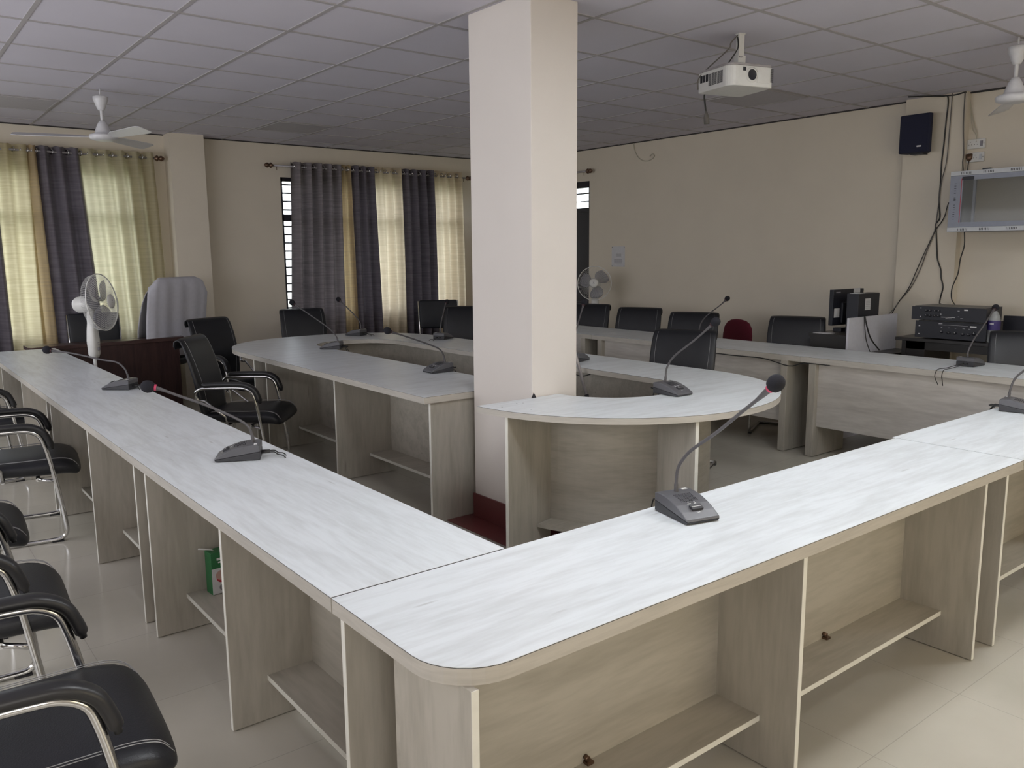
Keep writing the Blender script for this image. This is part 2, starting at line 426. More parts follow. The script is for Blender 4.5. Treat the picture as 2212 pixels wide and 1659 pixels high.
box(bm, X, X+.06, y0, y1, z1-.08, z1); box(bm, X, X+.06, y0, y1, z0, z0+.05); box(bm, X, X+.06, y0, y0+.035, z0, z1); box(bm, X, X+.06, y1-.05, y1, z0, z1)
box(bm, X, X+.06, y0, y1, 2.13, 2.18); box(bm, X+.01, X+.05, y0, y1, 2.36, 2.375); box(bm, X+.01, X+.05, y0, y1, 2.26, 2.27)
obj('window_frame', lo3(bm), IRON, t)
bm = bmesh.new(); box(bm, X+.02, X+.045, y0+.02, y1-.02, z0+.04, 2.14); obj('shutter', lo3(bm), IRON, t)['label'] = 'closed dark shutter filling the lower part of the window'
bm = bmesh.new(); box(bm, X+.03, X+.034, y0+.03, y1-.03, 2.16, z1-.06); obj('window_pane', lo3(bm), GLASS, t)

# ------------------------------------------------------------ ceiling light panels
def ceiling_light(i, j, lit, label):
    x0, y0 = 4.09+.64*i, 4.25+.645*j
    t = thing('ceiling_light', label, 'ceiling light', (x0+.32, y0+.3225, CEIL), 0, 'square ceiling light panels')
    bm = bmesh.new()
    for a in ((-.305, .305, -.308, -.29), (-.305, .305, .29, .308), (-.305, -.287, -.29, .29), (.287, .305, -.29, .29)): box(bm, *a, -.012, -.0046)
    obj('frame', bm, TBAR if not lit else PVCW, t)
    obj('diffuser', B(-.287, .287, -.29, .29, -.009, -.005), LED if lit else CEILD, t)
    return t
ceiling_light(-1, 6, False, 'unlit dark square ceiling panel high above the middle curtained window')
ceiling_light(3, 0, False, 'unlit dark square ceiling panel just behind the projector')
ceiling_light(-5, 6, False, 'unlit dark square ceiling panel in the corner left of the ceiling fan')
ceiling_light(-4, -5, True, 'lit square ceiling panel above the near table corner, out of the picture')
ceiling_light(-1, -5, True, 'lit square ceiling panel above the right arm of the near table, out of the picture')
ceiling_light(2, -7, True, 'lit square ceiling panel over the right side of the hall, out of the picture')

# ------------------------------------------------------------ laminate tables
TH = .04
def top_mesh(outline, z, th=TH):
    bm = bmesh.new()
    prism(bm, outline, z-th, z-.0030, 1); prism(bm, outline, z-.0030, z-.0012, 2); prism(bm, outline, z-.0012, z, 0)
    return fix(bm)
def gable(bm, x, y0, y1, z1, th=.018):
    """upright board whose front edge carries a white band"""
    box(bm, x-th/2, x+th/2, y0+.0015, y1, .004, z1, 0); box(bm, x-th/2, x+th/2, y0, y0+.0015, .004, z1, 1)
def desk_unit(label, loc, rz, L, D, gables, radii=(0, 0, 0, 0), shelf=True, backy=.30, z=.76, x_from=0.0, group='white ash laminate desk sections', top_x1=None):
    t = thing('conference_desk', label, 'desk', loc, rz, group)
    obj('tabletop', top_mesh(rrect(x_from+(.0 if radii[0] else .0015), L-.0015, 0, D, radii), z), [W_TOP_X, EDGE, LINE], t)
    for gx in gables:
        bm = bmesh.new(); gable(bm, gx, .004, backy, z-TH); obj('side_panel', bm, [W_Z, EDGE_W], t)
    bm = bmesh.new(); box(bm, gables[0]-.009, gables[-1]+.009, backy, backy+.018, .12, z-TH)
    obj('back_panel', bm, W_X, t)
    if shelf:
        for a, b in zip(gables, gables[1:]):
            bm = bmesh.new(); box(bm, a+.009, b-.009, .134, backy, .147, .165, 0); box(bm, a+.009, b-.009, .1325, .134, .147, .165, 1)
            obj('shelf', bm, [W_X, EDGE_W], t)
    return t
# right arm of the L (open side faces the camera): local x = world x
a1 = desk_unit('large white ash desk section with rounded corner in the foreground, right arm', (.843, 1.277, 0), 0, 2.777, .528, [.06, 1.245, 2.455], radii=(.15, 0, 0, 0))
a2 = desk_unit('white ash desk section at right edge, joined to the rounded foreground section', (3.623, 1.277, 0), 0, 2.0, .545, [-.135, .97, 1.93], x_from=0)
# left arm (open side faces -x): local x = world -y
LX = .843
b1 = desk_unit('white ash desk section meeting the foreground corner, carton on its shelf', (LX, 3.908, 0), -PI/2, 2.098, .545, [.375, 1.271, 2.148])
b2 = desk_unit('white ash desk section in the middle of the left row', (LX, 6.262, 0), -PI/2, 2.352, .545, [.612, 1.642, 2.55])
b3 = desk_unit('white ash desk section at the far end of the left row by the curtains', (LX, 8.69, 0), -PI/2, 2.426, .545, [.06, .89, 1.92, 2.91])
# cam fittings on shelves and small hardware
for lx in (.651, 1.871):
    bm = bmesh.new(); box(bm, lx-.012, lx+.012, .278, .299, .1652, .173); tube(bm, [(lx-.004, .299, .183), (lx-.004, .285, .181)], .008, 10)
    obj('cam_fitting', bm, BRONZE, a1)

# oval centre table: near horseshoe piece
NZ = .82
def near_piece():
    t = thing('horseshoe_table', 'curved white ash table end wrapped around the foot of the column', 'table', (3.436, 3.456, 0))
    cx, cy, R, r = 0, 0, .977, .415
    yc = -.026
    aa = math.degrees(math.asin(yc/R)); ab = math.degrees(math.asin(yc/r))
    out = circ(0, 0, R, 180-aa, 360, 40)            # left end round the bottom to the right
    out += [(R, 2.0), (r+.02, 2.0), (r, .4)]
    out += circ(0, 0, r, 360, 180-ab, 24)
    obj('tabletop', top_mesh(out, NZ, .034), [W_TOP_X, EDGE, LINE], t)
    zt = NZ-.034
    for ang, r0, r1 in ((193.6, .60, .968), (252, .60, .962)):
        a = math.radians(ang); bm = bmesh.new(); M = Matrix.Rotation(a, 4, 'Z')
        box(bm, r0, r1-.002, -.009, .009, .004, zt, 0, M); box(bm, r1-.002, r1, -.009, .009, .004, zt, 1, M)
        obj('side_panel', bm, [W_Z, EDGE_W], t)
    W_ARC = wood('ash_laminate_curved_panel', VA, VB, (2.2, 2.2, 15), rough=.5)
    def arc(r0, r1, a0, a1, z0, z1, n, mi=0, front=None):
        bm = bmesh.new(); outl = circ(0, 0, r1, a0, a1, n)+circ(0, 0, r0, a1, a0, n)
        prism(bm, outl, z0, z1, 0); return fix(bm)
    obj('back_panel', arc(.58, .60, 194, 342, .10, zt, 30), W_ARC, t)
    obj('shelf', arc(.60, .725, 194.6, 251.2, .147, .165, 20), W_X, t)
    obj('side_panel', B(.52, .90, 1.2, 1.218, .004, zt), W_Z, t)
    obj('inner_panel', B(.60, .618, .05, 2.0, .2, zt), W_X, t)
    return t
hs = near_piece()
for i, (hx, hy) in enumerate(((-.90, -.14), (-.78, -.11), (-.745, -.12), (-.83, -.29))):
    bm = bmesh.new(); lathe(bm, [(.004, NZ+.0006), (0, NZ+.0006)], 10, c=(hx, hy)); obj('screw_hole', bm, IRON, hs)
bm = bmesh.new(); prism(bm, [(-.016, 0), (.016, 0), (0, .026)], -.006, 0, axis='y')
wb_ = obj('corner_wedge', fix(bm), IRON); wb_.location = (2.835, 3.424, NZ); tag(wb_, 'tiny black wedge at the front corner of the column on the table', 'wedge')
# far/left part of the oval
FZ = .78
def far_piece():
    t = thing('horseshoe_table', 'long curved white ash table section behind the column, left side of the oval', 'table', (3.56, 6.95, 0))
    def half(cx, cy, rx, ry, e, a0, a1, n):
        o = []
        for k in range(n+1):
            a = math.radians(a0+(a1-a0)*k/n); c, s = math.cos(a), math.sin(a)
            o.append((cx+rx*math.copysign(abs(c)**(2/e), c), cy+ry*math.copysign(abs(s)**(2/e), s)))
        return o
    left_x = -1.03
    out = half(0, 0, 1.03, 1.03, 2.35, 0, 180, 36) + [(-1.05, -2.93), (-.32, -2.93)]
    inn = half(.08, -.05, .40, .40, 2.2, 180, 0, 24)
    out += inn + [(.46, -1.48), (1.03, -1.48)]
    obj('tabletop', top_mesh(out, FZ), [W_TOP_X, EDGE, LINE], t)
    zt = FZ-TH
    for y in (-.42, -.16, -1.66):
        bm = bmesh.new(); box(bm, -1.0+.002, -.52, y-.009, y+.009, .004, zt, 0); box(bm, -1.0, -1.0+.002, y-.009, y+.009, .004, zt, 1)
        obj('side_panel', bm, [W_Z, EDGE_W], t)
    bm = bmesh.new(); box(bm, -1.0+.002, -.36, -2.91, -2.892, .004, zt, 0); box(bm, -1.0, -1.0+.002, -2.91, -2.892, .004, zt, 1)
    obj('side_panel', bm, [W_Z, EDGE_W], t)
    obj('back_panel', B(-.56, -.542, -2.892, -.16, .12, zt), W_X, t)
    for a, b in ((-2.892, -1.669), (-1.651, -.429)):
        bm = bmesh.new(); box(bm, -.74, -.56, a, b, .147, .165, 0); box(bm, -.742, -.74, a, b, .147, .165, 1); obj('shelf', bm, [W_X, EDGE_W], t)
    # curved modesty panel at the far end
    o1 = half(0, -.05, .66, .66, 2.3, 0, 180, 30); o2 = half(0, -.05, .642, .642, 2.3, 180, 0, 30)
    bm = bmesh.new(); prism(bm, o1+o2, .10, zt); obj('back_panel', fix(bm), W_X, t)
    for a in (35, 75, 108):
        M = Matrix.Rotation(math.radians(a), 4, 'Z'); obj('side_panel', B(.66, .94, -.009, .009, .004, zt, M=M), W_Z, t)
    obj('back_panel', B(.63, .648, -1.46, .0, .12, zt), W_X, t)
    obj('side_panel', B(.64, .98, -1.46, -1.442, .004, zt), W_Z, t)
    return t
far_piece()
# far right straight row (panelled side faces the camera)
RZ = .785
def row_unit(label, y0, y1, ya, yb):
    t = thing('conference_desk', label, 'desk', (5.745, y0, 0), 0, 'desks of the right hand row')
    L = y1-y0
    bm = bmesh.new(); box(bm, 0, .655, .001, L-.001, RZ-.045, RZ-.003, 1); box(bm, 0, .655, .001, L-.001, RZ-.003, RZ-.0015, 2); box(bm, 0, .655, .001, L-.001, RZ-.0015, RZ, 0)
    obj('tabletop', bm, [W_Y, EDGE, LINE], t)
    for a in (ya-y0, yb-y0):
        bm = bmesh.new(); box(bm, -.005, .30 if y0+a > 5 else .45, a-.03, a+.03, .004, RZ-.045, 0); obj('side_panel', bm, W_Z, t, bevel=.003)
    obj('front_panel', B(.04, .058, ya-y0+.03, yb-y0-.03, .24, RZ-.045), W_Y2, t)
    return t
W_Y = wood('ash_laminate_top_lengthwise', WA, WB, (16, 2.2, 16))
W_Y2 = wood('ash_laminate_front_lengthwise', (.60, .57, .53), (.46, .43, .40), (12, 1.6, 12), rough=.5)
row_unit('white ash desk of the right row nearest the camera, microphone on it', 1.25, 3.66, 1.42, 3.55)
row_unit('white ash desk in the middle of the right row behind the horseshoe table', 3.66, 6.02, 3.80, 5.90)
row_unit('white ash desk at the far end of the right row near the corner fan', 6.02, 8.1, 6.14, 7.98)

# ------------------------------------------------------------ cantilever visitor chairs (face local +x)
def visitor_chair(label, loc, rz, group):
    t = thing('visitor_chair', label, 'chair', loc, rz, group)
    # seat pad: thick, rolled front
    path = [(-.23, .425), (-.20, .43), (-.10, .428), (.05, .424), (.16, .424), (.24, .424), (.29, .412), (.32, .388), (.33, .365)]
    wd = [.46, .51, .54, .555, .565, .565, .555, .52, .46]; th = [.05, .08, .095, .105, .115, .115, .10, .07, .03]
    bm = bmesh.new(); sheetloft(bm, path, wd, th, e=3.2, n=32); seat = obj('seat', bm, LEATHER, t, smooth=True)
    s = seat.modifiers.new('s', 'SUBSURF'); s.levels = 1; s.render_levels = 1
    # stitching lines along the front roll
    for sy in (-1, 1):
        for e in (0, .012):
            bm = bmesh.new(); tube(bm, smooth_path([(-.18, sy*(.222-e), .4665), (-.08, sy*(.236-e), .4735), (.05, sy*(.243-e), .4735), (.16, sy*(.245-e), .4745), (.23, sy*(.245-e), .4735), (.275, sy*(.243-e), .4655), (.305, sy*(.236-e), .448), (.33, sy*(.225-e), .412)], 3), .0013, 4); obj('stitching', bm, STITCH, seat)
    # back: follows an S curve, top rolled over to the rear
    path = [(-.205, .40), (-.235, .46), (-.245, .54), (-.255, .62), (-.275, .72), (-.30, .82), (-.325, .90), (-.345, .955), (-.362, .985), (-.385, .997), (-.408, .985), (-.413, .955), (-.405, .93)]
    wd = [.44, .47, .49, .50, .51, .51, .505, .495, .485, .48, .48, .48, .47]; th = [.05, .055, .06, .058, .052, .046, .04, .034, .028, .024, .022, .02, .016]
    bm = bmesh.new(); sheetloft(bm, path, wd, th, e=3.4, n=28); back = obj('backrest', bm, LEATHER, t, smooth=True)
    for sy in (-1, 1):
        bm = bmesh.new(); pts = [(x+.5*th[i]+.0005, sy*(wd[i]/2-.045), z+.004) for i, (x, z) in enumerate(path[1:9])]
        tube(bm, pts, .0011, 4); obj('stitching', bm, STITCH, back)
    # chrome cantilever tube: floor loop + uprights + arms
    for sy in (-1, 1):
        Y = sy*.285
        pts = [(-.245, Y*.97, .56), (-.262, Y, .60), (-.245, Y, .635), (-.20, Y, .652), (-.10, Y, .655), (.04, Y, .655), (.10, Y, .648), (.145, Y, .62), (.165, Y, .57), (.185, Y, .48), (.205, Y, .36), (.225, Y, .22), (.238, Y, .10), (.236, Y, .05), (.215, Y, .022), (.17, Y, .013), (0, Y, .013), (-.26, Y, .013)]
        bm = bmesh.new(); tube(bm, smooth_path(pts, 4), .0125, 10); obj('leg', bm, CHROME, t)
        bm = bmesh.new()
        sec = smooth_path([(-.205, Y, .675), (-.10, Y, .68), (.04, Y, .68), (.11, Y, .673), (.165, Y, .64), (.192, Y, .585), (.205, Y, .54)], 4)
        ps, T, N = frames(sec); secs = []
        for i, (p, tt) in enumerate(zip(ps, T)):
            nrm = Vector((-tt.z, 0, tt.x)); k = .55+.45*math.sin(PI*min(1, (i+.5)/3))if i < 2 or i > len(ps)-3 else 1
            secs.append([p+Vector((0, a, 0))+nrm*b for a, b in sell(12, .028*k, .018*k, 2.6)])
        loft(bm, secs); obj('arm_pad', bm, PADBLK, t, smooth=True)
    bm = bmesh.new(); tube(bm, [(-.26, -.285, .013), (-.26, .285, .013)], .0125, 10); obj('floor_bar', bm, CHROME, t)
    bm = bmesh.new(); tube(bm, [(-.05, 0, .372), (.12, 0, .366)], .009, 8); tube(bm, [(-.05, -.26, .372), (-.05, .26, .372)], .011, 8); tube(bm, [(.12, -.26, .365), (.12, .26, .365)], .011, 8)
    for sy in (-1, 1): tube(bm, [(-.05, sy*.26, .375), (-.05, sy*.285, .44), (-.2, sy*.285, .56), (-.245, sy*.277, .56)], .009, 8)
    for sy in (-1, 1): tube(bm, [(.12, sy*.25, .365), (.206, sy*.285, .35)], .010, 8)
    obj('seat_frame', bm, CHROME, t)
    for sy in (-1, 1):
        obj('rubber_foot', B(.16, .22, sy*.285-.014, sy*.285+.014, 0, .008), PADBLK, t); obj('rubber_foot', B(-.25, -.21, sy*.285-.014, sy*.285+.014, 0, .008), PADBLK, t)
    return t
GL = 'black visitor chairs along the left row'
GO = 'black visitor chairs beside the oval table'
GR = 'black visitor chairs behind the right row'
R_ = math.radians
c0 = visitor_chair('nearest black leather chair with chrome arms, bottom left foreground', (.175, 2.21, 0), R_(-4), GL)
dup(c0, (.14, 3.25, 0), R_(-4), 'second nearest black chair of the left row, seat front showing stitching', GL)
dup(c0, (.15, 4.24, 0), R_(-4), 'black chair of the left row showing only its seat tip at the picture edge', GL)
dup(c0, (.60, 5.46, 0), R_(-8), 'black chair of the left row pushed furthest under the desk, chrome leg visible', GL)
dup(c0, (.58, 7.05, 0), R_(2), 'farthest black chair of the left row, only arm and seat at picture edge', GL)
dup(c0, (2.22, 6.12, 0), R_(-38), 'black chair with looped chrome arm drawn up to the oval table, left of it', GO)
dup(c0, (2.77, 7.78, 0), R_(-68), 'black chair behind the nearer one, tall back against the pale pilaster', GO)
dup(c0, (3.83, 8.42, 0), R_(-100), 'black chair at the far end of the oval in front of grey curtain', GO)
dup(c0, (5.22, 7.52, 0), R_(-130), 'black chair beyond the oval partly cut off by the column', GO)
dup(c0, (4.645, 4.02, 0), R_(205), 'large black chair back rising behind the horseshoe table microphone', GO)
dup(c0, (6.41, 6.93, 0), R_(205), 'black chair right beside the column in front of the corner fan', GR)
dup(c0, (6.33, 6.07, 0), R_(205), 'black chair alone between fan chair and the tall microphone, right row', GR)
dup(c0, (6.185, 5.20, 0), R_(205), 'black chair with a microphone stem crossing it, right row', GR)
dup(c0, (6.415, 4.19, 0), R_(205), 'black chair between the red chair and the computer, right row', GR)
dup(c0, (6.33, 2.22, 0), R_(208), 'black chair cut by the right picture edge, beside the water bottle', GR)
# simpler flat backed chairs near the windows
def flat_chair(label, loc, rz, group):
    t = thing('armless_chair', label, 'chair', loc, rz, group)
    bm = bmesh.new(); sheetloft(bm, [(-.2, .44), (-.18, .45), (0, .455), (.17, .45), (.21, .43)], [.42, .46, .47, .46, .40], [.04, .055, .06, .06, .04], n=24); obj('seat', bm, LEATHER2, t, smooth=True)
    bm = bmesh.new(); sheetloft(bm, [(-.235, .67), (-.24, .69), (-.262, .85), (-.285, 1.0), (-.288, 1.02)], [.45, .47, .48, .48, .46], [.02, .035, .035, .03, .018], e=6, n=24); obj('backrest', bm, LEATHER2, t, smooth=True)
    for sy in (-1, 1):
        bm = bmesh.new(); tube(bm, [(-.29, sy*.245, 1.01), (-.25, sy*.245, .7), (-.235, sy*.235, .42), (-.26, sy*.235, 0)], .011, 8); obj('leg', bm, CHROME, t)
        bm = bmesh.new(); tube(bm, [(-.235, sy*.225, .42), (.19, sy*.225, .42), (.21, sy*.225, 0)], .011, 8); obj('leg', bm, CHROME, t)
    return t
f0 = flat_chair('flat backed chair with bright side rails beyond the oval, before cream curtain', (5.66, 8.62, 0), R_(-115), 'flat backed chairs near the windows')
dup(f0, (1.90, 9.22, 0), R_(-90), 'flat backed chair seen behind the pedestal fan at the walnut desk', 'flat backed chairs near the windows')
# red chair
def red_chair():
    t = thing('office_chair', 'maroon fabric chair behind the right row', 'chair', (6.72, 4.98-.62, 0), R_(168))
    t.location = (6.90, 5.33, 0)
    bm = bmesh.new()
    path = [(-.20, .52), (-.215, .58), (-.225, .66), (-.23, .74), (-.235, .82), (-.24, .87), (-.243, .895), (-.245, .905)]
    sheetloft(bm, path, [.36, .42, .44, .44, .41, .33, .22, .08], [.03, .045, .05, .05, .05, .045, .04, .02], e=2.4, n=24); obj('backrest', bm, MAROONFAB, t, smooth=True)
    bm = bmesh.new(); sheetloft(bm, [(-.22, .45), (-.2, .46), (0, .465), (.18, .46), (.23, .44)], [.38, .45, .47, .46, .38], [.04, .06, .07, .07, .04], n=24); obj('seat', bm, MAROONFAB, t, smooth=True)
    for sy in (-1, 1):
        bm = bmesh.new(); tube(bm, smooth_path([(-.1, sy*.25, .45), (-.12, sy*.27, .62), (-.08, sy*.27, .68), (.05, sy*.27, .69), (.13, sy*.27, .66), (.14, sy*.26, .58), (.1, sy*.25, .45)], 4), .014, 8); obj('armrest', bm, PADBLK, t)
    bm = bmesh.new(); tube(bm, [(0, 0, .43), (0, 0, .10)], .022, 10)
    for k in range(5):
        a = 2*PI*k/5; tube(bm, [(0, 0, .12), (.25*math.cos(a), .25*math.sin(a), .065)], [.022, .012], 8)
    obj('star_base', bm, PADBLK, t)
    for k in range(5):
        bm = bmesh.new()
        a = 2*PI*k/5; x, y = .25*math.cos(a), .25*math.sin(a); tube(bm, [(x-.02*math.sin(a), y+.02*math.cos(a), .028), (x+.02*math.sin(a), y-.02*math.cos(a), .028)], .028, 12)
        obj('castor', bm, PADBLK, t)
    obj('back_bracket', B(-.235, -.2, -.03, .03, .42, .6), PADBLK, t)
red_chair()
# executive chair with a towel over its back
def exec_chair():
    t = thing('executive_chair', 'high backed chair draped with a white towel behind the walnut desk', 'chair', (2.45, 9.38, 0), R_(118))
    bm = bmesh.new(); sheetloft(bm, [(-.24, .46), (-.2, .48), (-.1, .48), (.02, .47), (.05, .45)], [.44, .50, .52, .5, .44], [.06, .09, .10, .1, .06], n=24); obj('seat', bm, LEATHER, t, smooth=True)
    path = [(-.20, .50), (-.23, .60), (-.24, .75), (-.26, .90), (-.29, 1.05), (-.33, 1.20), (-.37, 1.30), (-.39, 1.335)]
    bm = bmesh.new(); sheetloft(bm, path, [.46, .52, .56, .60, .62, .60, .50, .36], [.05, .07, .08, .08, .07, .06, .05, .03], e=2.8, n=28); obj('backrest', bm, LEATHER, t, smooth=True)
    bm = bmesh.new(); tube(bm, [(-.06, 0, .44), (-.06, 0, .1)], .03, 12)
    for k in range(5):
        a = 2*PI*k/5+.3; tube(bm, [(-.06, 0, .12), (-.06+.19*math.cos(a), .19*math.sin(a), .05)], [.025, .014], 8)
    obj('star_base', bm, CHROME, t)
    for sy in (-1, 1):
        bm = bmesh.new(); tube(bm, smooth_path([(-.22, sy*.29, .62), (-.14, sy*.30, .68), (-.02, sy*.30, .68), (.0, sy*.28, .5)], 4), .02, 8); obj('armrest', bm, PADBLK, t)
    # towel
    tw = thing('towel', 'white towel hanging over the high backed chair', 'towel', (2.45, 9.38, 0), R_(118))
    prof = [(-.145, .74), (-.16, .88), (-.20, 1.02), (-.25, 1.16), (-.30, 1.28), (-.345, 1.355), (-.395, 1.385), (-.44, 1.36), (-.45, 1.28), (-.435, 1.15), (-.41, 1.0), (-.395, .85), (-.385, .68), (-.38, .56)]
    bm = bmesh.new(); n = 44; rows = []
    for i, (x, z) in enumerate(prof):
        row = []
        for k in range(n+1):
            v = -1+2*k/n; back = i > 6
            wv = .41 if back else .36
            droop = .05*max(0, abs(v)-.72)/.28*(1 if i in (4, 5, 6, 7, 8) else .3)
            fold = (.005 if i not in (5, 6, 7) else .004)*math.sin(v*13+i*.15)*(1+.5*(abs(i-6)/7))
            edge = max(0, abs(v)-.8)/.2
            row.append(bm.verts.new((x+(-fold if back else fold)+(.05*edge if back else -.02*edge), v*wv*(1-.06*(i in (5, 6, 7))), z-droop-.02*edge)))
        rows.append(row)
    for a, b in zip(rows, rows[1:]):
        for k in range(n): bm.faces.new((a[k], a[k+1], b[k+1], b[k])).smooth = True
    o = obj('cloth', bm, TOWEL, tw, smooth=True); s = o.modifiers.new('so', 'SOLIDIFY'); s.thickness = .006
exec_chair()

# ------------------------------------------------------------ conference microphones (front = local +x)
def mic(label, base, d, z, neck, edge=.10, nb=(-.055, 0), drop=.16, head=.0245, cables=2, ring=None, side=False):
    """base = world xy of the neck foot; neck = (s,h) polyline from the neck foot"""
    rz = math.atan2(d[1], d[0]); dx = Vector((math.cos(rz), math.sin(rz)))
    ctr = Vector(base)+dx*.058
    t = thing('gooseneck_microphone', label, 'microphone', (ctr.x, ctr.y, z), rz, 'gooseneck conference microphones')
    hw = .062
    low = [(-.090, .002), (.086, .002), (.092, .010), (-.090, .036)]
    bm = bmesh.new(); prism(bm, low, -hw, hw, 0, 'y'); base_o = obj('base', fix(bm), MICBLK, t, bevel=.003)
    up = [(-.090, .0365), (.0925, .0105), (.088, .018), (.060, .034), (.030, .048), (-.005, .059), (-.035, .064), (-.075, .066), (-.090, .062)]
    bm = bmesh.new(); prism(bm, up, -hw, hw, 0, 'y'); obj('top_cover', fix(bm), MICGRY, t, bevel=.003)
    # speaker slots, push button, printed marks (follow the slope)
    def zt(x):
        P = [(-.09, .062), (-.075, .066), (-.035, .064), (-.005, .059), (.03, .048), (.06, .034), (.088, .018)]
        for (a, b), (c, e) in zip(P, P[1:]):
            if a <= x <= c: return b+(e-b)*(x-a)/(c-a)
        return .018
    bm = bmesh.new()
    for i in range(8):
        for j in range(11):
            x = -.030+i*.0062; y = -.030+j*.006; box(bm, x, x+.0022, y-.0016, y+.0016, zt(x)-.001, zt(x)+.0006)
    obj('speaker_grille', bm, FOAM, t)
    x = .050; sl = math.atan2(zt(.07)-zt(.04), .03)
    M = Matrix.Translation((x, 0, zt(x)+.002)) @ Matrix.Rotation(-sl, 4, 'Y')
    bm = bmesh.new(); box(bm, -.011, .011, -.021, .021, -.004, .006, M=M); b = obj('push_button', bm, MICBLK, t, bevel=.0015)
    bm = bmesh.new(); box(bm, -.0008, .0008, -.018, .018, .006, .0066, M=M); box(bm, -.023, -.020, -.019, -.006, -.002, -.0013, M=M); box(bm, -.023, -.020, .006, .014, -.002, -.0013, M=M)
    box(bm, -.030, -.028, -.014, -.010, -.002, -.0013, M=M); box(bm, -.030, -.028, .009, .013, -.002, -.0013, M=M); box(bm, .019, .0205, -.006, .004, -.002, -.0013, M=M)
    box(bm, -.078, -.066, .030, .050, .0655, .0668)
    if side:
      box(bm, .035, .048, -hw-.0006, -hw, .008, .010)
      lathe(bm, [(.0024, .0), (.0036, .0), (.0036, .0008), (.0024, .0008), (.0024, 0)], 12, M=Matrix.Translation((.012, -hw-.0008, .015)) @ Matrix.Rotation(PI/2, 4, 'X'))
      lathe(bm, [(0, .0), (.0032, .0), (.0032, .0008), (0, .0008)], 12, M=Matrix.Translation((.0, -hw-.0006, .0155)) @ Matrix.Rotation(PI/2, 4, 'X'))
    obj('printed_mark', bm, WHITE, t)
    bx = -.058
    pts = [(bx, 0, .062)] + [(bx+s, 0, z_) for s, z_ in [(a, .062+h) for a, h in neck]]
    P = smooth_path(pts, 5); L = [0]
    for a, c in zip(P, P[1:]): L.append(L[-1]+(c-a).length)
    tot = L[-1]; rr = []
    for l in L:
        q = l/tot; r = .0054
        if l < .03: r = .0072
        if q > .84: r = .0054+.005*(q-.84)/.16*1.4
        rr.append(r)
    end = P[-1]; dr = (P[-1]-P[-3]).normalized()
    bm = bmesh.new(); tube(bm, P[:-1], rr[:-1], 10); obj('gooseneck', bm, NECK, t)
    q = dr.to_track_quat('Z', 'Y').to_matrix().to_4x4()
    M = Matrix.Translation(end-dr*head*.2) @ q
    bm = bmesh.new(); lathe(bm, [(0, -head*.95), (head*.55, -head*.9), (head*.86, -head*.55), (head, 0), (head*.93, head*.45), (head*.7, head*.85), (head*.35, head*1.08), (0, head*1.14)], 20, M=M)
    obj('windscreen', bm, FOAM, t, smooth=True)
    bm = bmesh.new(); lathe(bm, [(.0105, -head*1.22), (.0125, -head*1.22), (.0135, -head*.86), (.0105, -head*.86)], 16, M=M); obj('light_ring', bm, ring or DULLRED, t)
    for k in range(cables):
        y = (-.018, .012)[k]; bm = bmesh.new()
        e = edge
        tube(bm, smooth_path([(-.088, y, .022), (-.125, y, .022)], 2), .0052, 8)
        tube(bm, smooth_path([(-.12, y, .022), (-.145, y, .021), (-.09-e*.75, y+.004, .012), (-.09-e-.004, y+.012*(k+1), .007), (-.09-e-.022, y+.016*(k+1), -.03), (-.09-e-.016, y+.014*(k+1), -drop*.6), (-.09-e-.01, y+.01, -drop)], 5), .0026, 8)
        obj('cable', bm, CABLE, t)
    return t
mic('foreground gooseneck microphone on the right arm with speaker slots and button facing out', (2.039, 1.731), (-.246, -.969), .76, [(-.001, .033), (.008, .085), (.049, .135), (.101, .175), (.203, .242), (.311, .322), (.38, .372), (.448, .426)], edge=.085, ring=RED)
mic('microphone on the left arm with its neck leaning far left, nearer of two', (1.236, 3.342), (-.9, .44), .76, [(0, .028), (.016, .074), (.075, .117), (.183, .173), (.284, .216), (.358, .248), (.398, .257)], edge=.09, head=.026, ring=RED, side=True)
mic('farther microphone of the left row, neck stretching over to the fan', (1.302, 5.646), (-.75, .66), .76, [(.001, .024), (.021, .072), (.07, .111), (.166, .127), (.352, .168), (.482, .184), (.524, .192)], edge=.05, head=.026, side=True)
mic('microphone on the oval table just left of the column', (3.205, 4.851), (-1, 0), FZ, [(.007, .045), (.037, .093), (.105, .128), (.272, .191), (.408, .238), (.457, .255)], edge=.02, side=True)
mic('microphone on the oval table before the grey curtain, leaning toward the bright window slit', (3.278, 6.66), (-.74, .67), FZ, [(.012, .045), (.066, .111), (.175, .193), (.366, .325), (.398, .347)], edge=.04, side=True)
mic('microphone at the far curve of the oval, head over the gold curtain', (4.00, 7.60), (-.45, .89), FZ, [(.004, .069), (.075, .152), (.24, .285), (.265, .305)], edge=.12)
mic('microphone seen from behind at the far right curve of the oval table', (4.387, 6.71), (.9, .43), FZ, [(.021, .099), (.059, .175), (.107, .267), (.141, .296)], edge=.10)
mic('microphone on the horseshoe table right of the column, crossing a chair back', (3.493, 3.066), (0, -1), NZ, [(.004, .016), (.013, .082), (.065, .152), (.2, .249), (.308, .334), (.341, .358)], edge=.03)
mic('microphone on the middle desk of the right row, only stem and head above the chair', (6.071, 4.938), (.9, -.3), RZ, [(.009, .035), (.029, .102), (.089, .168), (.231, .261), (.307, .322)], edge=.17)
mic('microphone on the nearest right row desk with cables dangling over the front', (6.098, 2.565), (1, 0), RZ, [(.004, .046), (.08, .125), (.215, .209), (.35, .305), (.399, .335)], edge=.325, drop=.10)
mic('microphone cut off by the right picture edge on the foreground row', (4.703, 1.755), (.16, -.99), .76, [(0, .028), (.009, .081), (.027, .121), (.055, .152), (.091, .19), (.16, .24), (.26, .31), (.33, .36)], edge=.04)
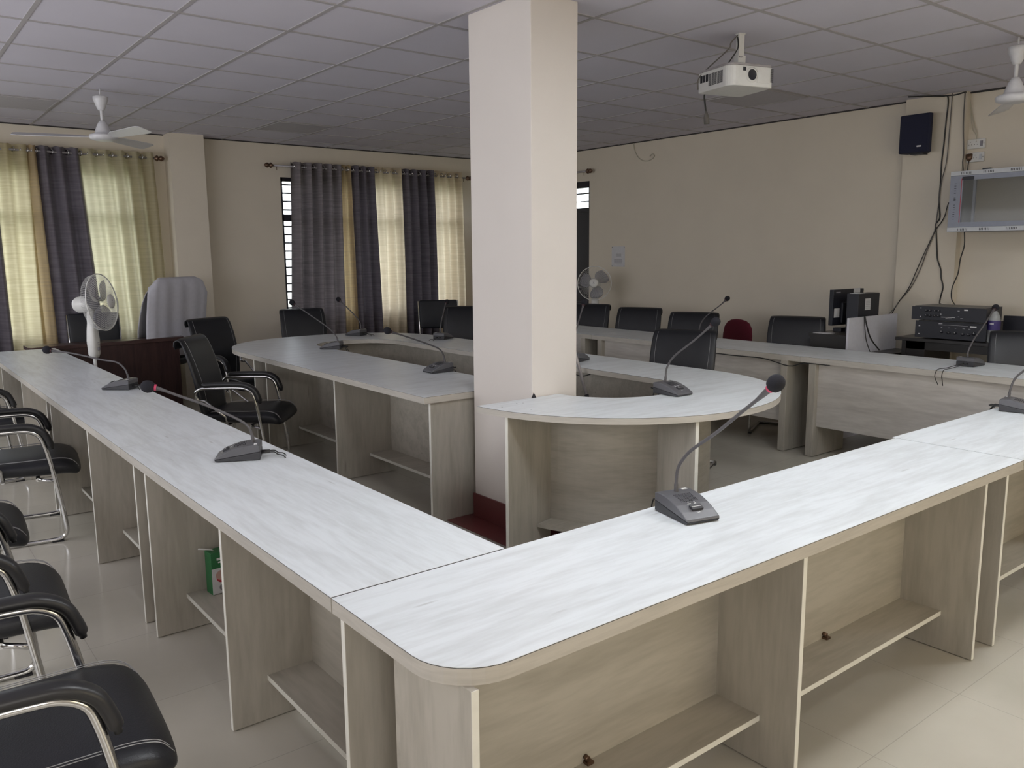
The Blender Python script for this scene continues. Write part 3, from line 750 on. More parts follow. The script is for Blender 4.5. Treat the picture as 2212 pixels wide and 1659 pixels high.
mic('microphone peeking out from behind the column, base at the picture side of it', (4.02, 4.40), (.93, .36), NZ, [(.004, .05), (.03, .13), (.08, .22), (.15, .32), (.18, .36)], edge=.03)

# ------------------------------------------------------------ projector
def projector():
    t = thing('projector', 'white ceiling mounted projector with vents and lens', 'projector', (4.42, 3.33, 2.60), R_(-15))
    out = rrect(-.165, .165, -.125, .20, (.06, .03, .03, .02), 6)
    bm = bmesh.new(); prism(bm, out, -.012, .108); body = obj('body', fix(bm), PVCW, t, bevel=.006)
    out2 = [(x*.97, y*.97) for x, y in out]
    bm = bmesh.new(); prism(bm, out2, .108, .122); obj('lid', fix(bm), METG, t, bevel=.004)
    # lens in the front face (local -y)
    M = Matrix.Translation((-.005, -.125, .055)) @ Matrix.Rotation(PI/2, 4, 'X')
    bm = bmesh.new(); lathe(bm, [(.045, -.002), (.045, .004), (.032, .008), (.032, -.004)], 28, M=M); lens = obj('lens_rim', bm, PVCW, body)
    bm = bmesh.new(); lathe(bm, [(.033, .0075), (.028, .0055), (.020, .0035), (0, .0025)], 28, M=M); obj('lens', bm, AMPBLK, t)
    obj('sensor_window', B(-.07, -.048, -.1262, -.124, .075, .098), AMPBLK, t)
    obj('lens_cover', B(.035, .13, -.1275, -.124, .012, .093), PVCW, t, bevel=.001)
    bm = bmesh.new()
    for k in range(8):                                  # vents on the left side (local -x)
        y = -.055+k*.029; z0 = .015 if k < 5 else .045
        for j in range(14):
            z = z0+j*(.088-z0)/14; box(bm, -.1665, -.164, y, y+.022, z, z+.0032)
    for j in range(16): box(bm, .138, .158, -.1262, -.1245, .02+j*.005, .0228+j*.005)
    obj('vent', bm, AMPBLK, t)
    bm = bmesh.new(); box(bm, -.035, .035, -.03, .03, .122, .130); box(bm, -.028, .028, -.022, .022, .13, .19); box(bm, -.02, .02, -.016, .016, .19, CEIL-2.60)
    box(bm, -.024, .024, -.02, .02, CEIL-2.606, CEIL-2.60)
    obj('mount', bm, PVCW, t, bevel=.002)
    bm = bmesh.new(); box(bm, -.024, -.004, -.031, -.022, .175, .183); tube(bm, [(-.02, -.023, .14), (-.02, -.035, .14)], .005, 8); tube(bm, [(.016, -.023, .14), (.016, -.035, .14)], .005, 8); obj('bolt', bm, METG, t)
    bm = bmesh.new(); box(bm, .07, .10, -.07, -.05, .122, .136); obj('focus_tab', bm, PVCW, t)
    for k, (a, b, c) in enumerate((((-.02, -.0, .31), (-.09, .0, .22), (-.15, .14, .12)), ((-.02, .0, .30), (-.05, -.02, .2), (-.09, .02, .12)))):
        bm = bmesh.new(); pts = smooth_path([a, (b[0]+.02, b[1], b[2]+.04), b, c], 5)
        if k == 0: pts = smooth_path([a, (b[0]+.02, b[1], b[2]+.04), b, c, (-.175, .18, .07), (-.172, .185, .01)], 5)
        tube(bm, pts, .004, 8); obj('cable', bm, CABLEG if k == 0 else CABLE, t)
projector()
bm = bmesh.new(); tube(bm, smooth_path([(4.49, 3.53, 2.665), (4.56, 3.65, 2.672), (4.60, 3.74, 2.645), (4.618, 3.75, 2.583), (4.63, 3.75, 2.535)], 5), .006, 8)
hc = thing('power_cord', 'black power lead with socket end dangling beneath the projector', 'cord', (0, 0, 0)); 
obj('wire', bm, CABLE, hc)
bm = bmesh.new(); tube(bm, [(4.63, 3.75, 2.54), (4.633, 3.75, 2.52), (4.636, 3.75, 2.50), (4.642, 3.75, 2.455)], [.007, .012, .019, .019], 10); obj('connector', bm, CABLEG, hc)

# ------------------------------------------------------------ ceiling fans
def ceiling_fan(label, x, y, angs, pitch=0):
    t = thing('ceiling_fan', label, 'ceiling fan', (x, y, 2.54), 0, 'white ceiling fans')
    bm = bmesh.new(); tube(bm, [(0, 0, .33), (0, 0, .38)], .006, 8); tube(bm, [(0, 0, .09), (0, 0, .30)], .012, 12); obj('downrod', bm, FANW, t)
    bm = bmesh.new(); lathe(bm, [(0, .21), (.022, .21), (.03, .225), (.055, .29), (.058, .315), (.05, .318), (0, .318)], 24); obj('canopy', bm, FANW, t)
    bm = bmesh.new(); lathe(bm, [(0, .135), (.022, .13), (.04, .10), (.055, .06), (.062, .035), (.075, .03), (.10, .022), (.107, .01), (.10, -.012), (.07, -.022), (.05, -.024), (0, -.026)], 32); obj('motor', bm, FANW, t)
    for a in angs:
        M = Matrix.Rotation(R_(a), 4, 'Z') @ Matrix.Rotation(R_(-16), 4, 'X')
        bm = bmesh.new(); prism(bm, [(.09, -.02), (.2, -.055), (.60, -.068), (.64, -.05), (.64, .05), (.60, .062), (.2, .045), (.09, .02)], .004, .008, M=M); obj('blade', fix(bm), FANW, t)
ceiling_fan('white three bladed ceiling fan near the left curtained window', 1.67, 7.40, (-76, 44, 164))
ceiling_fan('white ceiling fan cut off by the right picture edge', 5.89, 2.32, (30, -48))

# ------------------------------------------------------------ pedestal fans
def pedestal_fan(label, loc, face, hub_h, R, tilt=0, box_z=.80):
    t = thing('pedestal_fan', label, 'fan', loc, 0, 'white pedestal fans')
    bm = bmesh.new(); lathe(bm, [(0, 0), (.20, 0), (.20, .015), (.16, .03), (.05, .05), (.03, .07), (0, .07)], 32); obj('base', bm, PVCW, t)
    bm = bmesh.new(); tube(bm, [(0, 0, .05), (0, 0, box_z)], .013, 12); obj('pole', bm, PVCW, t)
    M = Matrix.Rotation(face, 4, 'Z')
    bm = bmesh.new(); sec = []
    for z, a, b, off in ((box_z, .035, .028, 0), (box_z+.03, .05, .035, 0), (box_z+.14, .052, .04, 0), (box_z+.22, .045, .035, 0), (box_z+.28, .034, .03, .0), (hub_h-.05, .03, .028, 0)):
        sec.append([M @ Vector((off+p[1], p[0], z)) for p in sell(16, a, b, 3)])
    loft(bm, sec); obj('control_box', bm, PVCW, t)
    bm = bmesh.new(); MM = M @ Matrix.Translation((.038, 0, box_z+.07)) @ Matrix.Rotation(PI/2, 4, 'Y')
    lathe(bm, [(.016, 0), (.012, .008), (0, .008)], 16, M=MM); box(bm, .036, .045, -.006, .006, box_z+.10, box_z+.106, M=M); box(bm, .036, .045, -.009, .009, box_z+.12, box_z+.126, M=M); obj('knob', bm, INK, t)
    H = M @ Matrix.Translation((0, 0, hub_h)) @ Matrix.Rotation(-tilt, 4, 'Y') @ Matrix.Rotation(PI/2, 4, 'Y')   # local z -> facing direction
    bm = bmesh.new(); lathe(bm, [(0, -.13), (.045, -.125), (.062, -.10), (.066, -.06), (.066, .01), (.05, .03), (.03, .05), (0, .05)], 24, M=H); obj('motor_housing', bm, PVCW, t)
    g = thing2 = bmesh.new(); zf = .10
    n = 72
    for k in range(n):
        a = 2*PI*k/n; ca, sa = math.cos(a), math.sin(a); tw = .35
        pts = []
        for q in range(6):
            u = q/5; r = .05+(R-.05)*u; b = a+tw*(1-u); pts.append(H @ Vector((r*math.cos(b), r*math.sin(b), zf+.075*(1-u**2))))
        tube(g, pts, .0009, 4, caps=False)
        tube(g, [H @ Vector((.07*ca, .07*sa, .0)), H @ Vector((R*.6*ca, R*.6*sa, .01)), H @ Vector((R*.96*ca, R*.96*sa, .05)), H @ Vector((R*ca, R*sa, zf))], .0009, 4, caps=False)
    obj('grille', g, PVCW, t)
    bm = bmesh.new(); tube(bm, [H @ Vector((R*math.cos(2*PI*k/48), R*math.sin(2*PI*k/48), zf)) for k in range(48)], .0045, 8, closed=True)
    obj('grille_ring', bm, PVCW, t)
    bm = bmesh.new(); lathe(bm, [(0, zf+.083), (.045, zf+.083), (.058, zf+.072), (.05, zf+.068), (0, zf+.068)], 24, M=H); hub = obj('hub_cap', bm, PVCW, t)
    bm = bmesh.new(); lathe(bm, [(0, zf+.0845), (.006, zf+.0845), (.006, zf+.083)], 12, M=H @ Matrix.Translation((-.006, 0, 0))); box(bm, .008, .011, -.012, .012, zf+.083, zf+.0845, M=H); obj('emblem', bm, INK, hub)
    for k in range(3):
        a0 = 2*PI*k/3+.4; secs = []
        bm = bmesh.new(); rows = []
        for i in range(9):
            u = i/8; r = .03+(R*.88-.03)*u; half = .25+.48*math.sin(PI*(.15+.75*u)); row = []
            for j in range(9):
                v = -1+2*j/8; a = a0+half*v-.25*u; row.append(bm.verts.new(H @ Vector((r*math.cos(a), r*math.sin(a), .065+.028*v))))
            rows.append(row)
        for a, b in zip(rows, rows[1:]):
            for j in range(8): bm.faces.new((a[j], a[j+1], b[j+1], b[j])).smooth = True
        o = obj('blade', bm, BLADE, t, smooth=True); s = o.modifiers.new('so', 'SOLIDIFY'); s.thickness = .003
    return t
pedestal_fan('white pedestal fan standing at the end of the left row before the walnut desk', (1.44, 7.27, 0), R_(-41), 1.232, .225, tilt=R_(6), box_z=.80)
pedestal_fan('white pedestal fan in the corner by the right wall, seen right of the column', (7.12, 7.40, 0), R_(-140), 1.22, .205, tilt=R_(6), box_z=.80)

# ------------------------------------------------------------ curtains
def curtain(label, m, xt0, xt1, xb0, xb1, y, zt, zb, folds, amp, group, seed=0, open_edge=0):
    t = thing('curtain', label, 'curtain', ((xt0+xt1)/2, y, zb), 0, group); ox = (xt0+xt1)/2
    rnd = random.Random(seed); ph = rnd.random()*6
    nx = folds*14; nz = 26; bm = bmesh.new(); rows = []
    w = [rnd.uniform(-.25, .25) for _ in range(folds*2+3)]
    for i in range(nz+1):
        v = i/nz; z = zt+(zb-zt)*v; row = []
        for k in range(nx+1):
            u = k/nx
            uu = u + .35/folds*(w[int(u*folds)]*(1-(u*folds % 1))+w[int(u*folds)+1]*(u*folds % 1))*v*min(1, 6*u*(1-u)*4)
            uu = max(0, min(1, uu)) if 0 < k < nx else u
            x = (xt0+(xt1-xt0)*uu)*(1-v)+(xb0+(xb1-xb0)*uu)*v
            A = amp*(1+.35*math.sin(3*v+ph+u*5))
            yy = A*math.sin(2*PI*folds*u+.25*math.sin(4*v+ph)) + .012*v*math.sin(7*u+3*v+ph)
            row.append(bm.verts.new((x-ox, yy, z-zb+(.004*math.cos(2*PI*folds*u*2) if i == 0 else 0))))
        rows.append(row)
    for a, b in zip(rows, rows[1:]):
        for k in range(nx): bm.faces.new((a[k], a[k+1], b[k+1], b[k])).smooth = True
    o = obj('fabric_panel', bm, m, t, smooth=True)
    # eyelet rings where the sheet crosses the rod
    for k in range(folds*2):
        u = (k+.25)/(folds*2)+.1/folds; x = xt0+(xt1-xt0)*u-ox
        M = Matrix.Rotation(PI/2, 4, 'Y') @ Matrix.Rotation(R_(25 if k % 2 else -25), 4, 'X')
        bm = bmesh.new(); lathe(bm, [(.020, -.003), (.028, -.003), (.028, .003), (.020, .003), (.020, -.003)], 16, M=M)
        obj('eyelet', bm, CHROME, t).location = (x, 0, zt-zb-.05)
    return t
G1 = 'curtain panels of the left window'; G2 = 'curtain panels of the middle window'
ZR = 2.635
curtain('dark curtain strip at the very left picture edge', F_DARK, .70, 1.16, .62, 1.17, 9.60, 2.70, .12, 4, .035, G1, 1)
curtain('cream and tan striped looking curtain at far left, window shining through', F_YEL, 1.15, 1.45, 1.15, 1.47, 9.60, 2.70, .12, 2, .038, G1, 2)
curtain('narrow gold beige curtain beside the dark one of the left window', F_GOLD, 1.43, 1.53, 1.42, 1.58, 9.60, 2.70, .12, 1, .035, G1, 3)
curtain('dark navy curtain of the left window slanting right toward its hem', F_DARK, 1.50, 1.92, 1.54, 2.04, 9.61, 2.70, .12, 3, .058, G1, 4)
curtain('wide pale yellow green curtain next to the pilaster', F_PALE, 1.90, 2.64, 2.02, 2.72, 9.60, 2.70, .12, 5, .04, G1, 5)
curtain('wide grey violet curtain beside the bright window slit', F_GREY, 4.20, 4.86, 4.11, 4.86, 9.60, 2.70, .12, 5, .062, G2, 6)
curtain('narrow gold beige curtain between two dark ones of the middle window', F_GOLD, 4.85, 5.0, 4.84, 5.03, 9.60, 2.70, .12, 2, .03, G2, 7)
curtain('dark plum curtain right of the narrow gold one', F_DARK, 4.99, 5.33, 4.98, 5.38, 9.60, 2.70, .12, 3, .058, G2, 8)
curtain('cream curtain between the two dark panels of the middle window', F_CREAM, 5.32, 5.73, 5.36, 5.75, 9.60, 2.70, .12, 3, .038, G2, 9)
curtain('dark plum curtain nearer the column', F_DARK, 5.72, 6.21, 5.72, 6.27, 9.60, 2.70, .12, 4, .058, G2, 10)
curtain('last cream curtain of the middle window, cut by the column', F_CREAM, 6.21, 6.68, 6.26, 6.72, 9.60, 2.70, .12, 4, .038, G2, 11)
def rod(label, p0, p1, ends=(True, True)):
    p0, p1 = Vector(p0), Vector(p1); d = (p1-p0).normalized(); c = (p0+p1)/2
    t = thing('curtain_rod', label, 'curtain rod', c, 0, 'bronze curtain rods')
    bm = bmesh.new(); tube(bm, [p0-c, p1-c], .011, 10); obj('pole', bm, METG, t)
    for e, (p, s) in enumerate(((p0, -1), (p1, 1))):
        if not ends[e]: continue
        M = Matrix.Translation(p-c) @ (d*s).to_track_quat('Z', 'Y').to_matrix().to_4x4()
        bm = bmesh.new(); lathe(bm, [(.012, -.01), (.016, 0), (.028, .012), (.034, .024), (.022, .036), (.014, .042), (.026, .052), (.030, .066), (.022, .084), (.008, .10), (0, .106)], 16, M=M); obj('finial', bm, BRONZE, t)
        bm = bmesh.new(); q = p-c-d*s*.05
        off = Vector((0, .12, 0)) if abs(d.x) > .5 else Vector((.07, 0, 0))
        tube(bm, [q, q+off], .007, 8); tube(bm, [q+Vector((0, 0, .0)), q+Vector((0, 0, -.05))], .004, 6); obj('bracket', bm, BRONZE, t)
rod('curtain rod over the left window ending near the pilaster', (-1.0, 9.60, 2.645), (2.66, 9.60, 2.645), (False, True))
rod('curtain rod with acorn finials across the middle window', (3.98, 9.60, 2.645), (6.76, 9.60, 2.63))
rod('bare curtain rod on the right wall beside the column', (7.53, 9.4, 2.64), (7.53, 8.00, 2.635), (False, True))

# ------------------------------------------------------------ walnut desk on the left
def walnut_desk():
    t = thing('office_desk', 'dark walnut desk in front of the left window', 'desk', (1.9, 8.98, 0))
    bm = bmesh.new(); prism(bm, [(-.72, -.20), (-.69, -.24), (.72, -.09), (.74, .07), (-.72, .07)], .735, .77); obj('tabletop', fix(bm), DARKWOOD, t, bevel=.002)
    M = Matrix.Rotation(math.atan2(.15, 1.34), 4, 'Z')
    obj('front_panel', B(-.58, .66, -.15, -.13, .03, .735, M=M), DARKPANEL, t)
    obj('side_panel', B(-.60, -.58, -.15, .06, 0, .735), DARKPANEL, t)
    obj('side_panel', B(.66, .68, -.05, .06, 0, .735), DARKPANEL, t)
walnut_desk()

# ------------------------------------------------------------ black table with amplifiers
def black_table():
    t = thing('side_table', 'black table carrying the amplifiers against the right wall', 'table', (7.2, 2.85, 0))
    obj('tabletop', B(-.30, .29, -.85, .65, .845, .872), BLKDESK, t, bevel=.002)
    obj('apron', B(-.25, -.235, -.80, .60, .775, .845), BLKDESK, t); obj('pedestal', B(-.25, .22, .42, .60, .02, .845), BLKDESK, t)
    for y in (-.8, .575):
        for x in (-.26, .24): obj('leg', B(x, x+.04, y, y+.035, 0, .845), BLKDESK, t)
black_table()
def amp(label, x, y, z, W, D, H, face, marks, handles):
    t = thing('amplifier', label, 'amplifier', (x, y, z), 0, 'stacked black amplifiers')
    obj('chassis', B(.006, D, -W/2+.02, W/2-.02, .012, H), [AMPBLK], t, bevel=.002)
    obj('lid', B(.01, D, -W/2+.02, W/2-.02, H, H+.003), AMPTOP, t)
    obj('front_plate', B(0, .006, -W/2, W/2, .008, H-.002), AMPBLK, t, bevel=.001)
    bm = bmesh.new()
    for (a, b, c, d) in marks: box(bm, -.0012, 0, a, b, c, d)
    obj('printed_mark', bm, WHITE, t)
    for (a, c, r) in handles:
        M = Matrix.Translation((0, a, c)) @ Matrix.Rotation(-PI/2, 4, 'Y'); bm = bmesh.new(); lathe(bm, [(r, 0), (r*.9, .014), (0, .014)], 14, M=M); kn = obj('knob', bm, AMPBLK, t, smooth=True)
        bm = bmesh.new(); box(bm, -.0155, -.0145, a-.001, a+.001, c, c+r*.8); obj('pointer', bm, WHITE, kn)
    bm = bmesh.new()
    for a in (-.8, .8):
        for b in (.15, .85): lathe(bm, [(.012, 0), (.012, .012), (0, .012)], 10, M=Matrix.Translation((D*b, a*W/2*.9, 0)))
    obj('foot', bm, PADBLK, t)
mk1 = [(.235-.02, .243-.02, .10, .106), (.235-.02, .243-.02, .03, .036), (-.06, .05, .035, .038), (-.035, .015, .025, .0275), (-.155, -.125, .096, .106), (.05, .06, .058, .062), (-.09, -.075, .09, .093), (-.09, -.08, .045, .047), (-.12, -.10, .032, .034)]
mk2 = [(.24, .252, .10, .106), (.24, .252, .035, .041), (.06, .09, .128, .132), (.03, .09, .120, .122), (-.14, .03, .121, .1222), (-.205, -.155, .112, .124), (.06, .07, .098, .100), (.0, .012, .098, .100), (-.05, -.04, .098, .100), (-.12, -.10, .098, .1), (-.16, -.145, .098, .1)]
amp('lower black amplifier of the stack with a row of knobs', 6.93, 3.07, .872, .56, .36, .148, None, mk2, [(.06, .065, .012), (.005, .06, .012), (-.045, .06, .012), (-.105, .055, .012), (-.15, .055, .012), (-.19, .065, .014)])
amp('upper black amplifier of the stack with eight small knobs and grey lid', 6.90, 3.08, 1.022, .585, .34, .118, None, mk1, [(.17, .085, .010), (.14, .085, .010), (.10, .085, .010), (.07, .085, .010), (.17, .045, .010), (.14, .045, .010), (.10, .045, .010), (.07, .045, .010)])
def bottle():
    t = thing('water_bottle', 'clear plastic bottle with violet label beside the amplifiers', 'bottle', (7.0, 2.765, .872))
    bm = bmesh.new(); lathe(bm, [(0, 0), (.04, 0), (.044, .01), (.042, .05), (.044, .09), (.044, .185), (.038, .21), (.02, .24), (.014, .25), (.014, .262), (0, .262)], 24); obj('body', bm, PETCLR, t, smooth=True)
    bm = bmesh.new(); lathe(bm, [(.0452, .10), (.0452, .175)], 24); obj('wrapper', bm, PURPLE, t)
    bm = bmesh.new()
    for k in range(5): box(bm, -.0465, -.0455, .012-k*.006-.002, .012-k*.006+.002, .145, .155)
    obj('printed_mark', bm, WHITE, t)
    bm = bmesh.new(); lathe(bm, [(.016, .262), (.016, .28), (0, .28)], 16); obj('cap', bm, RED, t)
bottle()
t = thing('monitor', 'black slab like monitor standing behind the bottle at the right wall', 'monitor', (7.25, 2.66, .872)); obj('casing', B(-.02, .02, -.11, .13, .03, .20), AMPBLK, t, bevel=.003); obj('stand', B(-.05, .05, -.06, .06, 0, .03), AMPBLK, t)

# computer corner
def computer_corner():
    t = thing('computer_desk', 'computer desk with white side panel and black top', 'desk', (6.9, 4.15, 0))
    obj('side_panel', B(-.36, .45, -.43, -.41, 0, 1.035), WHITEPANEL, t)
    obj('desktop', B(-.35, .45, -.41, -.05, .86, .885), BLKDESK, t)
    obj('cabinet', B(-.34, .45, -.40, -.06, .1, .86), BLKDESK, t)
    obj('paper', B(-.33, -.22, -.22, -.08, .885, .888), PAPER, t)
    obj('shelf', B(-.36, .45, -.62, -.43, .70, .72), BLKDESK, t)
    p = thing('computer_tower', 'black computer tower with white sticker behind the white panel', 'computer', (6.85, 3.99, .885))
    obj('case', B(-.09, .26, -.22, -.11, .0, .345), AMPBLK, p, bevel=.004)
    bm = bmesh.new(); box(bm, .02, .11, -.2215, -.22, .20, .30); st = obj('sticker', bm, PAPER, p)
    bm = bmesh.new()
    for k in range(5): box(bm, .03, .10, -.2222, -.2214, .215+k*.015, .217+k*.015)
    obj('printed_mark', bm, INK, st)
    obj('paper', B(-.08, .05, -.2, -.13, .345, .349), PAPER, p)
    bm = bmesh.new()
    tube(bm, smooth_path([(.27, -.15, .28), (.30, -.15, .26), (.31, -.15, .2), (.30, -.15, .16), (.31, -.15, .1)], 4), .005, 6); tube(bm, smooth_path([(.27, -.12, .20), (.33, -.14, .15), (.29, -.14, .1)], 4), .006, 6); obj('cable', bm, CABLE, p)
    q = thing('monitor', 'black monitor turned away, back with white sticker, beside the computer tower', 'monitor', (6.96, 3.99, .885), R_(-3))
    obj('casing', B(-.24, .22, -.02, .02, .06, .375), AMPBLK, q, bevel=.004)
    obj('rear_bulge', B(-.13, .10, -.045, -.02, .08, .26), AMPBLK, q, bevel=.006)
    obj('sticker', B(-.22, -.14, -.0215, -.02, .13, .21), PAPER, q)
    bm = bmesh.new()
    for k in range(6): box(bm, -.20+k*.011, -.192+k*.011, -.0206, -.0199, .345, .355)
    obj('printed_mark', bm, INK, q)
    obj('sticker', B(.06, .16, -.0212, -.02, .34, .38), PAPER, q)
    obj('stand', B(-.1, .06, -.02, .06, 0, .03), AMPBLK, q)
    bm = bmesh.new(); tube(bm, smooth_path([(6.75, 3.70, 1.04), (6.76, 3.68, .95), (6.84, 3.68, .84), (6.95, 3.66, .74)], 5), .006, 6); tag(obj('cable', bm, CABLE), 'thick black cable looping down over the white desk panel', 'cable')
    bm = bmesh.new(); tube(bm, smooth_path([(6.75, 3.705, 1.04), (6.765, 3.70, .93), (6.78, 3.69, .83), (6.80, 3.66, .73)], 5), .0035, 6); tag(obj('cable', bm, CABLE), 'thin black cable hanging straighter on the white desk panel', 'cable')
computer_corner()

# ------------------------------------------------------------ wall cabinet, speaker, sockets, paper
def rack():
    t = thing('wall_cabinet', 'grey wall mounted equipment cabinet with glass door', 'cabinet', (7.6, 2.86, 1.745))
    W0, W1, H = -.40, .39, .485; X0 = -.45
    bm = bmesh.new(); box(bm, X0+.02, 0, W1-.012, W1, 0, H); box(bm, X0+.02, 0, W0, W0+.012, 0, H); box(bm, X0+.02, 0, W0, W1, 0, .012); box(bm, X0+.02, 0, W0, W1, H-.012, H)
    obj('casing', bm, RACKG, t)
    for z, zl in ((.008, 0), (H-.027, H-.035)):
        lip = obj('lip', B(X0, X0+.022, W0, W1, zl, zl+.035), RACKL, t, bevel=.002)
        bm = bmesh.new()
        for g in (-.30, -.10, .10, .27):
            for k in range(7): box(bm, X0-.001, X0, g+k*.012-.04, g+k*.012-.036, z, z+.018)
        obj('vent', bm, AMPBLK, lip)
    d = obj('door', (lambda bm: (box(bm, X0+.004, X0+.018, W1-.10, W1, .036, H-.036), box(bm, X0+.004, X0+.018, W0, W0+.10, .036, H-.036), box(bm, X0+.004, X0+.018, W0+.1, W1-.1, .036, .075), box(bm, X0+.004, X0+.018, W0+.1, W1-.1, H-.075, H-.036), bm)[-1])(bmesh.new()), RACKG, t)
    obj('door_glass', B(X0+.009, X0+.013, W0+.1, W1-.1, .075, H-.075), RGLASS, d)
    bm = bmesh.new(); box(bm, X0+.002, X0+.004, W1-.092, W1-.088, .075, H-.06); box(bm, X0+.002, X0+.004, W0+.088, W0+.092, .075, H-.06); obj('trim_line', bm, REDLINE, d)
    bm = bmesh.new()
    for k in range(16):
        if k in (7, 8, 10): continue
        box(bm, X0+.0025, X0+.004, W1-.05, W1-.035, .10+k*.019, .104+k*.019); box(bm, X0+.0025, X0+.004, W0+.035, W0+.05, .10+k*.019, .104+k*.019)
    box(bm, X0+.002, X0+.004, W1-.052, W1-.036, .25, .262)
    obj('vent', bm, AMPBLK, d)
    obj('name_plate', B(X0+.002, X0+.004, W1-.185, W1-.093, H-.074, H-.046), AMPBLK, d)
    bm = bmesh.new()
    for y in (W1-.16, W0+.16): box(bm, X0+.08, X0+.10, y-.01, y+.01, .012, H-.012)
    obj('mounting_rail', bm, RACKG, t)
    obj('latch', B(X0+.03, X0+.07, .10, .16, H, H+.012), AMPBLK, t)
    bm = bmesh.new(); prism(bm, [(.13, .012), (.21, .012), (.21, .05)], X0+.2, X0+.206, axis='x'); obj('bracket', fix(bm), INK, t)
rack()
t = thing('wall_speaker', 'dark navy speaker hung on the right pilaster', 'speaker', (7.52, 3.69, 2.44))
bm = bmesh.new(); prism(bm, [(-.02, -.09), (-.02, .11), (-.10, .135), (-.135, .135), (-.145, .12), (-.145, -.12), (-.13, -.135), (-.10, -.135)], 0, .325); sp_ = obj('enclosure', fix(bm), NAVY, t, bevel=.008)
bm = bmesh.new(); box(bm, -.148, -.1455, -.10+.03, -.06+.03, .045, .058); obj('badge', bm, WHITE, t, bevel=.004)
obj('bracket', B(-.09, 0, -.06, .05, -.012, .0), AMPBLK, t)
def socket(label, y, z, plug):
    t = thing('wall_socket', label, 'socket', (XW, y, z), 0, 'white socket plates above the cabinet')
    obj('plate', B(-.022, 0, -.072, .072, -.04, .04), PVCW, t, bevel=.004)
    bm = bmesh.new()
    for gy in (.045, .0):
        for dy, dz in ((0, .016), (-.011, -.006), (.011, -.006)):
            M = Matrix.Translation((-.022, gy+dy, dz)) @ Matrix.Rotation(-PI/2, 4, 'Y'); lathe(bm, [(.0028, 0), (.0028, .0008), (0, .0008)], 8, M=M)
    obj('pin_hole', bm, AMPBLK, t)
    obj('switch', B(-.027, -.022, -.055, -.035, -.022, .022), INK if not plug else RACKL, t)
    obj('indicator', B(-.024, -.022, -.066, -.062, -.003, .003), AMPBLK, t)
socket('upper socket plate, wires entering from above', 3.255, 2.485, False)
socket('lower socket plate with a black plug in it', 3.255, 2.375, True)
t = thing('plug', 'black plug and lead running down behind the cabinet', 'plug', (7.575, 3.30, 2.378))
bm = bmesh.new(); sheetloft(bm, [(0, .03), (.002, .025), (.002, -.015), (0, -.035)], [.03, .052, .05, .014], [.02, .04, .04, .02], e=2.5, n=16); obj('plug_body', bm, BRONZE, t, smooth=True)
bm = bmesh.new(); tube(bm, smooth_path([(0, 0, -.03), (0, .004, -.07), (.005, .006, -.12), (.01, .01, -.2)], 4), .004, 6); obj('lead', bm, CABLE, t)
t = thing('paper_notice', 'small white paper notice pinned on the right wall', 'notice', (XW, 7.485, 1.42))
obj('sheet', B(-.002, 0, -.115, .115, 0, .255), PAPER, t)
bm = bmesh.new()
for r in range(3):
    for k in range(6): box(bm, -.0027, -.002, -.05+k*.016, -.041+k*.016, .13+r*.012, .138+r*.012)
for r in range(4):
    for k in range(9): box(bm, -.0027, -.002, -.07+k*.016, -.058+k*.016, .045+r*.013, .052+r*.013)
obj('printed_text', bm, INK, t)
bm = bmesh.new()
for y in (-.105, .105):
    for z in (.01, .245): box(bm, -.006, -.002, y-.004, y+.004, z-.004, z+.004)
obj('pin', bm, AMPBLK, t)

# loose wall cables
def wcable(label, pts, r, m, x=None):
    bm = bmesh.new(); tube(bm, smooth_path(pts, 4), r, 6)
    return tag(obj('wall_cable', bm, m), label, 'cable', 'cables hanging on the right wall')
X = 7.512
wcable('thick black cable from the ceiling down to the amplifiers', [(X, 3.62, 2.92), (X, 3.53, 2.905), (X, 3.49, 2.90), (X, 3.48, 2.83), (X, 3.486, 2.70), (X, 3.491, 2.507), (X, 3.50, 2.353), (X, 3.498, 2.156), (X, 3.50, 2.077), (X, 3.498, 1.998), (X, 3.482, 1.878), (X, 3.514, 1.819), (X, 3.505, 1.759), (X, 3.486, 1.597), (X, 3.476, 1.517), (X, 3.442, 1.428), (X, 3.433, 1.355), (X, 3.411, 1.275), (X, 3.425, 1.193), (7.40, 3.38, 1.14), (7.25, 3.30, 1.142)], .006, CABLE)
wcable('thin grey cable slanting across the pilaster to the computer', [(X-.006, 3.447, 2.915), (X-.006, 3.45, 2.58), (X-.006, 3.456, 2.349), (X-.006, 3.487, 2.175), (X-.006, 3.50, 1.958), (X-.006, 3.517, 1.759), (X-.006, 3.574, 1.578), (X-.006, 3.617, 1.434), (X-.006, 3.69, 1.267), (X-.006, 3.788, 1.138), (X-.03, 3.83, 1.06), (7.35, 3.85, .98), (7.2, 3.85, .99)], .004, CABLEG)
wcable('dark cable curving off the left side of the cabinet', [(7.50, 3.30, 2.10), (7.505, 3.38, 2.02), (7.505, 3.415, 1.994), (7.505, 3.436, 1.896), (7.505, 3.463, 1.837), (7.505, 3.51, 1.765), (7.505, 3.60, 1.55), (7.505, 3.65, 1.42), (7.505, 3.71, 1.26), (7.505, 3.80, 1.12), (7.50, 3.86, 1.0)], .0042, CABLE)
wcable('violet grey cable falling from the ceiling onto the cabinet top', [(7.50, 3.34, 2.915), (7.50, 3.335, 2.65), (7.50, 3.315, 2.42), (7.46, 3.30, 2.33), (7.40, 3.26, 2.24)], .005, CABLEG)
wcable('yellowish wire loop feeding the upper socket plate', [(7.59, 3.345, 2.915), (7.59, 3.315, 2.762), (7.588, 3.284, 2.644), (7.585, 3.262, 2.58), (7.582, 3.253, 2.51)], .004, CREAMW)
